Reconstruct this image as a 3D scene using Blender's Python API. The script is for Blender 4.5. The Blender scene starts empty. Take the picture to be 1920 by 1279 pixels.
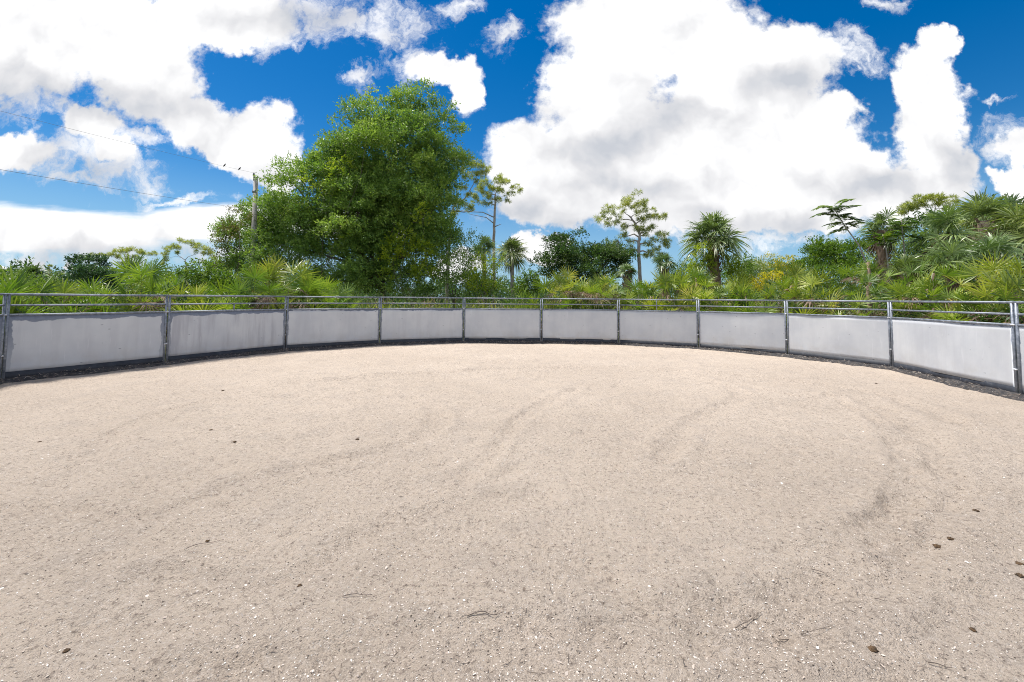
import bpy, math, random
import numpy as np
from mathutils import Matrix, Vector

S = bpy.context.scene
COL = S.collection
PI = math.pi

# ------------------------------------------------------------------ camera
F, PITCH, ROLL, PPY, CAMH = 826.2, 0.059, 0.008, 511.07, 1.768
cam = bpy.data.cameras.new('camera')
cam.sensor_width = 36.0
cam.lens = F / 1920 * 36.0
cam.shift_y = (PPY - 639.5) / 1920
cam.clip_start = 0.05
cam.clip_end = 12000
co = bpy.data.objects.new('camera', cam)
COL.objects.link(co)
co.matrix_world = (Matrix.Translation((0, 0, CAMH)) @ Matrix.Rotation(PI / 2 + PITCH, 4, 'X')
                   @ Matrix.Rotation(ROLL, 4, 'Z'))
S.camera = co
S.view_settings.view_transform = 'Standard'
S.view_settings.look = 'None'
S.view_settings.exposure = 0.5
S.view_settings.gamma = 1.0
S.view_settings.use_curve_mapping = False
S.cycles.max_bounces = 8
S.cycles.diffuse_bounces = 4
S.cycles.transmission_bounces = 4
S.cycles.transparent_max_bounces = 8
S.cycles.use_denoising = True
S.cycles.denoising_prefilter = 'NONE'
S.cycles.filter_width = 1.0


def ray(u, v):
    """world direction with y = 1 of the photo's pixel"""
    x, y = u - 960, v - PPY
    cr, sr = math.cos(ROLL), math.sin(ROLL)
    xx, yy = x * cr + y * sr, -x * sr + y * cr
    cp, sp = math.cos(PITCH), math.sin(PITCH)
    d = (xx / F, cp + yy / F * sp, sp - yy / F * cp)
    return (d[0] / d[1], 1.0, d[2] / d[1])


def at(u, v, Y):
    d = ray(u, v)
    return np.array((d[0] * Y, Y, CAMH + d[2] * Y))


def ground_at(u, v):
    d = ray(u, v)
    t = -CAMH / d[2]
    return np.array((d[0] * t, t, 0.0))


# ------------------------------------------------------------------ node helpers
class NT:
    def __init__(s, tree):
        s.t = tree
        s.n = tree.nodes
        s.l = tree.links

    def node(s, typ, **kw):
        n = s.n.new(typ)
        for k, v in kw.items():
            setattr(n, k, v)
        return n

    def put(s, sock, v):
        if hasattr(v, 'node'):
            s.l.new(v, sock)
        elif v is not None:
            sock.default_value = v

    def math(s, op, a, b=None, c=None, clamp=False):
        n = s.node('ShaderNodeMath', operation=op, use_clamp=clamp)
        s.put(n.inputs[0], a)
        s.put(n.inputs[1], b)
        s.put(n.inputs[2], c)
        return n.outputs[0]

    def vmath(s, op, a, b=None, c=None):
        n = s.node('ShaderNodeVectorMath', operation=op)
        s.put(n.inputs[0], a)
        if op == 'SCALE':
            s.put(n.inputs[3], b)
        else:
            s.put(n.inputs[1], b)
            s.put(n.inputs[2], c)
        return n.outputs['Value'] if op in ('LENGTH', 'DOT_PRODUCT', 'DISTANCE') else n.outputs[0]

    def noise(s, vec, scale, detail=4, rough=0.55, dist=0.0, col=False, lac=2.0):
        n = s.node('ShaderNodeTexNoise')
        s.put(n.inputs['Vector'], vec)
        s.put(n.inputs['Scale'], scale)
        s.put(n.inputs['Detail'], detail)
        s.put(n.inputs['Roughness'], rough)
        s.put(n.inputs['Distortion'], dist)
        s.put(n.inputs['Lacunarity'], lac)
        return n.outputs['Color' if col else 'Fac']

    def voronoi(s, vec, scale, feature='F1', out='Distance', rnd=1.0):
        n = s.node('ShaderNodeTexVoronoi', feature=feature)
        s.put(n.inputs['Vector'], vec)
        s.put(n.inputs['Scale'], scale)
        s.put(n.inputs['Randomness'], rnd)
        return n.outputs[out]

    def step(s, v, a, b, lo=0.0, hi=1.0, smooth=True):
        n = s.node('ShaderNodeMapRange', interpolation_type='SMOOTHSTEP' if smooth else 'LINEAR')
        s.put(n.inputs['Value'], v)
        s.put(n.inputs['From Min'], a)
        s.put(n.inputs['From Max'], b)
        s.put(n.inputs['To Min'], lo)
        s.put(n.inputs['To Max'], hi)
        return n.outputs[0]

    def mix(s, f, a, b, blend='MIX'):
        n = s.node('ShaderNodeMix', data_type='RGBA', blend_type=blend)
        s.put(n.inputs[0], f)
        s.put(n.inputs[6], col4(a))
        s.put(n.inputs[7], col4(b))
        return n.outputs[2]

    def ramp(s, f, stops):
        n = s.node('ShaderNodeValToRGB')
        e = n.color_ramp.elements
        while len(e) < len(stops):
            e.new(0.5)
        for i, (p, c) in enumerate(stops):
            e[i].position = p
            e[i].color = col4(c)
        s.put(n.inputs[0], f)
        return n.outputs[0]

    def bump(s, h, dist=0.01, strength=1.0, normal=None):
        n = s.node('ShaderNodeBump')
        s.put(n.inputs['Height'], h)
        s.put(n.inputs['Distance'], dist)
        s.put(n.inputs['Strength'], strength)
        if normal is not None:
            s.put(n.inputs['Normal'], normal)
        return n.outputs[0]


def col4(c):
    if hasattr(c, 'node') or c is None:
        return c
    return tuple(c) + (1.0,) if len(c) == 3 else tuple(c)


# ------------------------------------------------------------------ sun and sky
SUN_EL, SUN_AZ = math.radians(68), math.radians(-65)     # azimuth from +Y, negative = left of the view
sun = bpy.data.lights.new('sun', 'SUN')
sun.energy = 4.4
sun.angle = math.radians(9)
sun.color = (1.0, 0.955, 0.89)
so = bpy.data.objects.new('sun', sun)
COL.objects.link(so)
sd = Vector((math.sin(SUN_AZ) * math.cos(SUN_EL), math.cos(SUN_AZ) * math.cos(SUN_EL), math.sin(SUN_EL)))
so.rotation_euler = sd.to_track_quat('Z', 'Y').to_euler()

world = bpy.data.worlds.new('World')
S.world = world
world.use_nodes = True
W = NT(world.node_tree)
W.n.clear()
out = W.node('ShaderNodeOutputWorld')
bg = W.node('ShaderNodeBackground')
W.l.new(bg.outputs[0], out.inputs[0])
sky = W.node('ShaderNodeTexSky', sky_type='NISHITA', sun_disc=False)
sky.sun_elevation = SUN_EL
sky.sun_rotation = SUN_AZ
sky.altitude = 0
sky.air_density = 1.0
sky.dust_density = 0.3
sky.ozone_density = 3.0
tc = W.node('ShaderNodeTexCoord')
sep = W.node('ShaderNodeSeparateXYZ')
W.l.new(tc.outputs['Generated'], sep.inputs[0])
dx, dy, dz = sep.outputs
dys = W.math('MAXIMUM', dy, 0.08)
comb = W.node('ShaderNodeCombineXYZ')
W.l.new(W.math('DIVIDE', dx, dys), comb.inputs[0])
W.l.new(W.math('DIVIDE', dz, dys), comb.inputs[1])
p0 = comb.outputs[0]
# billowing: push the look-up point about with fractal noise
wa = W.vmath('SCALE', W.vmath('SUBTRACT', W.noise(p0, 6.5, 7, 0.56, col=True), (0.5, 0.5, 0.5)), 0.15)
wb = W.vmath('SCALE', W.vmath('SUBTRACT', W.noise(p0, 28.0, 5, 0.62, col=True), (0.5, 0.5, 0.5)), 0.045)
pw = W.vmath('ADD', W.vmath('ADD', p0, wa), wb)


def blobs(lst, p, k=0.22):
    """smooth union of ellipses (pixel u, v, ru, rv[, degrees]) -> 1 at a centre, 0 on the rim, negative outside"""
    acc = None
    for b in lst:
        u, v, ru, rv = b[:4]
        d = ray(u, v)
        m = W.node('ShaderNodeMapping', vector_type='TEXTURE')
        # hanging each look-up on the one before keeps the renderer's node stack short
        prev = acc if acc is not None else LAST[0]
        W.l.new(p if prev is None else W.vmath('MULTIPLY_ADD', prev, (1e-7, 1e-7, 1e-7), p), m.inputs[0])
        m.inputs[1].default_value = (d[0], d[2], 0)
        m.inputs[2].default_value = (0, 0, math.radians(b[4]) if len(b) > 4 else 0)
        m.inputs[3].default_value = (ru / F, rv / F, 1)
        ln = W.vmath('LENGTH', m.outputs[0])
        if acc is None:
            acc = ln
        else:
            n = W.node('ShaderNodeMath', operation='SMOOTH_MIN')
            W.l.new(acc, n.inputs[0])
            W.l.new(ln, n.inputs[1])
            n.inputs[2].default_value = k
            acc = n.outputs[0]
    LAST[0] = acc
    return W.math('SUBTRACT', 1.0, acc)


LAST = [None]
THICK = [(110, 50, 215, 120), (270, 130, 140, 105, -20), (375, 225, 90, 58, -15), (485, 262, 82, 82), (520, 310, 62, 60),
         (440, 290, 90, 50, -30), (170, 232, 66, 42), (215, 275, 50, 30, -20), (30, 285, 72, 46), (60, 120, 120, 70),
         (420, 25, 150, 62, -10), (300, 40, 120, 60),
         (1230, 50, 235, 115), (1120, 165, 125, 100), (1010, 300, 118, 92), (1180, 290, 230, 130), (1390, 190, 190, 130),
         (1480, 110, 110, 82), (1420, 300, 260, 118), (1555, 215, 66, 42, 15), (1500, 250, 130, 70), (1600, 310, 110, 62),
         (1758, 90, 46, 42), (1722, 150, 62, 70, 30), (1748, 225, 82, 78), (1770, 300, 82, 62), (1720, 345, 110, 48),
         (1600, 370, 230, 60), (1330, 395, 320, 58), (1500, 410, 150, 40), (1040, 385, 130, 50),
         (1912, 282, 34, 48), (1895, 340, 46, 28), (1015, 465, 75, 26), (835, 125, 74, 36), (872, 165, 34, 42),
         (5, 505, 32, 16), (58, 497, 18, 10), (130, 508, 20, 11), (860, 500, 60, 30)]
THIN = [(620, 28, 220, 72, -6), (560, 20, 160, 60), (740, 50, 90, 75), (860, 8, 80, 26), (675, 138, 58, 30, 10), (790, 110, 90, 46),
        (880, 190, 30, 36), (1575, 95, 100, 62, -12), (1610, 120, 60, 45), (1665, 8, 80, 24), (1850, 192, 38, 10, 14),
        (945, 70, 46, 46, -40), (140, 290, 190, 80, -8), (230, 310, 110, 70), (290, 340, 60, 40), (150, 350, 120, 20), (60, 170, 110, 50), (250, 250, 80, 26), (60, 190, 120, 60), (1880, 270, 60, 70),
        (140, 480, 320, 34), (440, 470, 180, 30), (1450, 455, 230, 34), (1120, 415, 260, 30), (330, 375, 130, 12, 3),
        (520, 75, 70, 40)]
BAND = [(60, 430, 330, 52, -2), (400, 418, 210, 42, 2), (690, 420, 160, 34)]
GREY = [(190, 195, 170, 38, -10), (20, 165, 110, 60), (330, 200, 110, 28, -10), (160, 310, 150, 45), (1000, 400, 160, 38),
        (1180, 255, 170, 40, 12), (1270, 230, 130, 40), (1450, 160, 80, 34, 20), (1440, 425, 180, 30), (1650, 335, 120, 32),
        (1180, 345, 160, 26), (540, 30, 160, 28), (150, 480, 300, 28), (500, 330, 60, 20), (1090, 420, 130, 24),
        (1790, 305, 40, 50)]
det = W.noise(p0, 34.0, 6, 0.62)
ft = blobs(THICK, pw)
a_thick = W.step(W.math('ADD', ft, W.math('MULTIPLY', W.math('SUBTRACT', det, 0.5), 0.5)), -0.03, 0.26)
fn = blobs(THIN, pw)
det2 = W.noise(pw, 17.0, 8, 0.66)
a_thin = W.math('MULTIPLY', W.step(W.math('ADD', fn, W.math('MULTIPLY', W.math('SUBTRACT', det2, 0.55), 2.4)), 0.0, 0.9), 0.85)
# a flat, streaky bank low on the left
mpb = W.node('ShaderNodeMapping')
W.l.new(p0, mpb.inputs[0])
mpb.inputs[3].default_value = (1, 6, 1)
stn = W.noise(mpb.outputs[0], 3.5, 6, 0.55)
fb = blobs(BAND, W.vmath('ADD', p0, W.vmath('SCALE', wa, 0.12)))
a_band = W.step(W.math('ADD', fb, W.math('MULTIPLY', W.math('SUBTRACT', stn, 0.5), 0.9)), 0.0, 0.32)
alpha = W.math('SUBTRACT', 1.0, W.math('MULTIPLY', W.math('MULTIPLY', W.math('SUBTRACT', 1.0, a_thick), W.math('SUBTRACT', 1.0, a_thin)), W.math('SUBTRACT', 1.0, a_band)))
# clouds over the rest of the sky
g3 = W.noise(tc.outputs['Generated'], 2.6, 8, 0.6)
a_rest = W.step(g3, 0.46, 0.56)
front = W.step(dy, 0.25, 0.45)
alpha = W.math('ADD', W.math('MULTIPLY', alpha, front), W.math('MULTIPLY', a_rest, W.math('SUBTRACT', 1.0, front)))
# relief inside the clouds: noise compared with itself a little towards the sun
pr = W.vmath('ADD', p0, W.vmath('SCALE', wa, 0.7))
l1 = W.noise(pr, 5.5, 4, 0.5)
l2 = W.noise(W.vmath('ADD', pr, (-0.015, 0.05, 0)), 5.5, 4, 0.5)
relief = W.math('MULTIPLY', W.math('SUBTRACT', l2, l1), 2.6)
pg = W.vmath('ADD', p0, W.vmath('SCALE', wa, 0.6))
gsh = W.math('MULTIPLY', W.step(W.math('ADD', blobs(GREY, pg, 0.6), W.math('MULTIPLY', W.math('SUBTRACT', W.noise(pg, 3.0, 4, 0.45), 0.5), 0.8)), -1.1, 1.1), 0.8)
shade = W.math('ADD', gsh, relief, clamp=True)
cl_col = W.ramp(shade, [(0.0, (0.80, 0.80, 0.805)), (0.22, (0.70, 0.70, 0.708)), (0.6, (0.565, 0.567, 0.585)), (1.0, (0.43, 0.45, 0.49))])
hsv = W.node('ShaderNodeHueSaturation')
hsv.inputs['Saturation'].default_value = 1.48
hsv.inputs['Value'].default_value = 1.0
W.l.new(sky.outputs[0], hsv.inputs['Color'])
skyc = W.mix(1.0, hsv.outputs[0], (0.066, 0.076, 0.080), 'MULTIPLY')
# thin bluish veil low over the horizon
veil = W.step(dz, 0.0, 0.30, 0.75, 0.0)
skyc = W.mix(veil, skyc, (0.25, 0.42, 0.60))
final = W.mix(alpha, skyc, cl_col)
W.l.new(final, bg.inputs[0])
world.cycles.sampling_method = 'MANUAL'
world.cycles.sample_map_resolution = 512
bg.inputs[1].default_value = 1.0


# ------------------------------------------------------------------ object helpers
def tag(o, label=None, cat=None, group=None, kind=None):
    if label:
        o['label'] = label
    if cat:
        o['category'] = cat
    if group:
        o['group'] = group
    if kind:
        o['kind'] = kind
    return o


def empty(name, loc, rz=0.0):
    o = bpy.data.objects.new(name, None)
    o.empty_display_size = 0.3
    COL.objects.link(o)
    o.location = tuple(float(c) for c in loc)
    o.rotation_euler = (0, 0, rz)
    return o


class MB:
    """collects vertices and faces (numpy) and links them as one mesh"""

    def __init__(s):
        s.v, s.q, s.t, s.r, s.n = [], [], [], [], 0

    def add(s, v, q=None, t=None, r=None):
        v = np.asarray(v, float).reshape(-1, 3)
        s.v.append(v)
        s.r.append(np.full(len(v), 0.5) if r is None else np.asarray(r, float).reshape(-1))
        if q is not None and len(q):
            s.q.append(np.asarray(q, int).reshape(-1, 4) + s.n)
        if t is not None and len(t):
            s.t.append(np.asarray(t, int).reshape(-1, 3) + s.n)
        s.n += len(v)
        return s

    def mesh(s, name, mat, smooth=False, origin=(0, 0, 0)):
        v = (np.concatenate(s.v) - np.asarray(origin, float)).astype(np.float32)
        q = np.concatenate(s.q) if s.q else np.zeros((0, 4), int)
        t = np.concatenate(s.t) if s.t else np.zeros((0, 3), int)
        m = bpy.data.meshes.new(name)
        m.vertices.add(len(v))
        m.vertices.foreach_set('co', v.ravel())
        nl = len(q) * 4 + len(t) * 3
        m.loops.add(nl)
        m.loops.foreach_set('vertex_index', np.concatenate([q.ravel(), t.ravel()]).astype(np.int32))
        m.polygons.add(len(q) + len(t))
        m.polygons.foreach_set('loop_start', np.concatenate([np.arange(len(q)) * 4, len(q) * 4 + np.arange(len(t)) * 3]).astype(np.int32))
        m.update(calc_edges=True)
        a = m.attributes.new('rnd', 'FLOAT', 'POINT')
        a.data.foreach_set('value', np.concatenate(s.r).astype(np.float32))
        m.materials.append(mat)
        if smooth:
            m.polygons.foreach_set('use_smooth', np.ones(len(q) + len(t), bool))
        return m

    def build(s, name, mat, parent=None, smooth=False, loc=None):
        """loc: world place of the object's own origin (used when it has no parent)"""
        org = (0, 0, 0) if loc is None else loc
        o = bpy.data.objects.new(name, s.mesh(name, mat, smooth, org))
        COL.objects.link(o)
        if parent is not None:
            o.parent = parent
        if loc is not None:
            o.location = tuple(float(c) for c in loc)
        return o

    # shapes
    def box(s, x0, x1, y0, y1, z0, z1):
        v = [(x, y, z) for x in (x0, x1) for y in (y0, y1) for z in (z0, z1)]
        q = [(0, 1, 3, 2), (4, 6, 7, 5), (0, 4, 5, 1), (2, 3, 7, 6), (0, 2, 6, 4), (1, 5, 7, 3)]
        return s.add(v, q)

    def tube(s, pts, rad, n=8, caps=True, rnd=0.5):
        P = np.asarray(pts, float)
        k = len(P)
        rad = np.broadcast_to(np.asarray(rad, float), (k,))
        T = np.gradient(P, axis=0)
        T /= np.linalg.norm(T, axis=1)[:, None] + 1e-12
        ref = np.array((0, 0, 1.0)) if abs(T[:, 2]).mean() < 0.8 else np.array((1.0, 0, 0))
        A = np.cross(T, ref)
        A /= np.linalg.norm(A, axis=1)[:, None] + 1e-12
        B = np.cross(T, A)
        a = np.arange(n) * 2 * PI / n
        V = P[:, None] + rad[:, None, None] * (A[:, None] * np.cos(a)[None, :, None] + B[:, None] * np.sin(a)[None, :, None])
        i = np.arange(k - 1)[:, None] * n
        j = np.arange(n)[None]
        j2 = (j + 1) % n
        q = np.stack([i + j, i + j2, i + n + j2, i + n + j], -1).reshape(-1, 4)
        V = V.reshape(-1, 3)
        t = []
        if caps:
            V = np.concatenate([V, P[:1], P[-1:]])
            c0, c1 = k * n, k * n + 1
            b = (k - 1) * n
            for jj in range(n):
                t += [(c0, (jj + 1) % n, jj), (c1, b + jj, b + (jj + 1) % n)]
        return s.add(V, q, t, np.full(len(V), rnd))

    def leaves(s, C, D, Nn, L, Wd, r=None):
        """diamond leaves: base C, direction D, normal Nn"""
        C, D, Nn = (np.asarray(a, float) for a in (C, D, Nn))
        k = len(C)
        L = np.broadcast_to(np.asarray(L, float), (k,))[:, None]
        Wd = np.broadcast_to(np.asarray(Wd, float), (k,))[:, None]
        Sd = np.cross(D, Nn)
        Sd /= np.linalg.norm(Sd, axis=1)[:, None] + 1e-9
        up = np.cross(Sd, D)
        V = np.stack([C, C + D * L * 0.45 + Sd * Wd / 2 + up * L * 0.06, C + D * L, C + D * L * 0.45 - Sd * Wd / 2 + up * L * 0.06], 1)
        q = np.arange(k)[:, None] * 4 + np.arange(4)
        rr = np.repeat(np.full(k, 0.5) if r is None else r, 4)
        return s.add(V.reshape(-1, 3), q, None, rr)


def unit(a):
    return a / (np.linalg.norm(a, axis=-1, keepdims=True) + 1e-9)


def rsphere(R, n):
    return unit(R.normal(size=(n, 3)))


def snoise(P, scale, seed=0):
    """cheap smooth 3-D noise about -1..1 (sum of rotated sines)"""
    R = np.random.default_rng(seed + 77)
    o = np.zeros(len(P))
    for k in range(7):
        d = unit(R.normal(size=3)) * scale * (0.7 + 0.25 * k)
        o += np.sin(P @ d * 2 * PI + R.uniform(0, 6.28)) / (1 + 0.15 * k)
    return o / 3.2


def grid_noise2(x, y, freq, seed=0):
    """value noise on a lattice, 0..1, smooth"""
    R = np.random.default_rng(seed)
    tab = R.random((256, 256))
    X, Y = x * freq, y * freq
    xi, yi = np.floor(X).astype(int), np.floor(Y).astype(int)
    fx, fy = X - xi, Y - yi
    fx, fy = fx * fx * (3 - 2 * fx), fy * fy * (3 - 2 * fy)
    a = tab[xi % 256, yi % 256]
    b = tab[(xi + 1) % 256, yi % 256]
    c = tab[xi % 256, (yi + 1) % 256]
    d = tab[(xi + 1) % 256, (yi + 1) % 256]
    return (a * (1 - fx) + b * fx) * (1 - fy) + (c * (1 - fx) + d * fx) * fy


# ------------------------------------------------------------------ materials
def newmat(name):
    m = bpy.data.materials.new(name)
    m.use_nodes = True
    t = NT(m.node_tree)
    b = m.node_tree.nodes['Principled BSDF']
    return m, t, b


def leaf_mat(name, stops, trans=0.4, rough=0.45, bright=1.5, spec=0.35, vary=False):
    m, t, b = newmat(name)
    a = t.node('ShaderNodeAttribute', attribute_name='rnd')
    c = t.ramp(a.outputs['Fac'], stops)
    geo = t.node('ShaderNodeNewGeometry')
    big = t.noise(geo.outputs['Position'], 0.55, 2, 0.5)
    c = t.mix(1.0, c, t.ramp(big, [(0.3, (0.82, 0.86, 0.9)), (0.7, (1.2, 1.12, 1.0))]), 'MULTIPLY')
    if vary:                                   # plants of one kind differ from one another
        oi = t.node('ShaderNodeObjectInfo')
        c = t.mix(1.0, c, t.ramp(oi.outputs['Random'], [(0.0, (0.68, 0.82, 0.85)), (0.35, (0.80, 0.92, 0.8)), (0.65, (1.0, 1.0, 1.0)), (0.85, (1.08, 0.97, 0.9)), (1.0, (1.08, 1.04, 0.9))]), 'MULTIPLY')
    t.put(b.inputs['Base Color'], c)
    b.inputs['Roughness'].default_value = rough
    b.inputs['Specular IOR Level'].default_value = spec
    tr = t.node('ShaderNodeBsdfTranslucent')
    t.put(tr.inputs[0], t.mix(1.0, c, (bright * 0.98, bright * 1.06, bright * 0.5), 'MULTIPLY'))
    mx = t.node('ShaderNodeMixShader')
    mx.inputs[0].default_value = trans
    t.l.new(b.outputs[0], mx.inputs[1])
    t.l.new(tr.outputs[0], mx.inputs[2])
    t.l.new(mx.outputs[0], t.n['Material Output'].inputs[0])
    return m


M = {}
M['oak'] = leaf_mat('oak_leaf', [(0.0, (0.055, 0.12, 0.032)), (0.5, (0.165, 0.275, 0.06)), (0.9, (0.29, 0.40, 0.095)), (1.0, (0.42, 0.48, 0.17))], 0.30, bright=1.7)
M['yg'] = leaf_mat('yellow_green_leaf', [(0.0, (0.12, 0.19, 0.02)), (0.6, (0.26, 0.34, 0.03)), (1.0, (0.42, 0.44, 0.06))], 0.5, bright=1.5)
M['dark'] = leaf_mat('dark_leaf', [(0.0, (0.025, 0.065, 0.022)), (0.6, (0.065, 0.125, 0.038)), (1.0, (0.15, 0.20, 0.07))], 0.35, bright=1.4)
M['blue'] = leaf_mat('blue_green_leaf', [(0.0, (0.02, 0.06, 0.03)), (0.6, (0.05, 0.11, 0.055)), (1.0, (0.09, 0.16, 0.075))], 0.35, bright=1.3)
M['mid'] = leaf_mat('mid_green_leaf', [(0.0, (0.04, 0.09, 0.015)), (0.6, (0.10, 0.18, 0.025)), (1.0, (0.19, 0.25, 0.04))], 0.45, bright=1.5)
M['red'] = leaf_mat('reddish_leaf', [(0.0, (0.06, 0.08, 0.03)), (0.6, (0.13, 0.12, 0.05)), (1.0, (0.20, 0.15, 0.08))], 0.35)
M['pine'] = leaf_mat('pine_needles', [(0.0, (0.16, 0.20, 0.05)), (0.55, (0.33, 0.37, 0.09)), (1.0, (0.52, 0.53, 0.20))], 0.4, bright=1.5)
M['palm'] = leaf_mat('cabbage_palm_leaf', [(0.0, (0.055, 0.10, 0.03)), (0.5, (0.175, 0.235, 0.085)), (1.0, (0.44, 0.49, 0.24))], 0.25, 0.36, bright=1.5, spec=0.5, vary=True)
M['palmetto'] = leaf_mat('saw_palmetto_leaf', [(0.0, (0.06, 0.12, 0.016)), (0.35, (0.145, 0.22, 0.03)), (0.7, (0.31, 0.37, 0.055)), (1.0, (0.60, 0.56, 0.13))], 0.32, 0.4, bright=1.5, spec=0.5, vary=True)
M['gold'] = leaf_mat('golden_leaf', [(0.0, (0.22, 0.22, 0.02)), (0.6, (0.48, 0.42, 0.03)), (1.0, (0.62, 0.52, 0.06))], 0.5, bright=1.4)
M['dead'] = leaf_mat('dry_frond', [(0.0, (0.05, 0.03, 0.022)), (0.5, (0.15, 0.10, 0.075)), (0.8, (0.30, 0.22, 0.165)), (1.0, (0.55, 0.46, 0.38))], 0.2, 0.7, bright=1.0)


def bark_mat(name, c0, c1, sc=9.0, stretch=5.0):
    m, t, b = newmat(name)
    geo = t.node('ShaderNodeNewGeometry')
    mp = t.node('ShaderNodeMapping')
    t.l.new(geo.outputs['Position'], mp.inputs[0])
    mp.inputs[3].default_value = (stretch, stretch, 1)
    n = t.noise(mp.outputs[0], sc, 5, 0.65)
    t.put(b.inputs['Base Color'], t.ramp(n, [(0.3, c0), (0.7, c1)]))
    b.inputs['Roughness'].default_value = 0.85
    t.put(b.inputs['Normal'], t.bump(n, 0.02, 0.8))
    return m


M['bark'] = bark_mat('oak_bark', (0.07, 0.055, 0.045), (0.22, 0.18, 0.15), 4)
M['pinebark'] = bark_mat('pine_bark', (0.20, 0.17, 0.15), (0.50, 0.45, 0.41), 3)
M['boots'] = bark_mat('palm_boots', (0.16, 0.10, 0.07), (0.50, 0.36, 0.27), 3, 1.5)
M['pole'] = bark_mat('weathered_pole', (0.27, 0.25, 0.23), (0.50, 0.48, 0.45), 3, 8)


def metal_mat():
    m, t, b = newmat('galvanized_steel')
    geo = t.node('ShaderNodeNewGeometry')
    n = t.noise(geo.outputs['Position'], 14, 5, 0.6)
    n2 = t.noise(geo.outputs['Position'], 60, 3, 0.6)
    c = t.ramp(n, [(0.32, (0.13, 0.15, 0.185)), (0.55, (0.24, 0.265, 0.31)), (0.75, (0.38, 0.41, 0.46))])
    c = t.mix(t.step(n2, 0.62, 0.7, 0, 0.5), c, (0.52, 0.54, 0.57))
    t.put(b.inputs['Base Color'], c)
    b.inputs['Metallic'].default_value = 0.35
    t.put(b.inputs['Roughness'], t.step(n, 0.3, 0.7, 0.42, 0.62))
    t.put(b.inputs['Normal'], t.bump(n2, 0.002, 0.4))
    return m


M['steel'] = metal_mat()
m, t, b = newmat('bright_zinc')
b.inputs['Base Color'].default_value = (0.62, 0.63, 0.66, 1)
b.inputs['Metallic'].default_value = 0.3
b.inputs['Roughness'].default_value = 0.4
M['zinc'] = m
m, t, b = newmat('black_cable')
b.inputs['Base Color'].default_value = (0.20, 0.20, 0.22, 1)
b.inputs['Roughness'].default_value = 0.6
M['cable'] = m
m, t, b = newmat('bird_feather')
b.inputs['Base Color'].default_value = (0.03, 0.03, 0.035, 1)
M['bird'] = m


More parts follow.
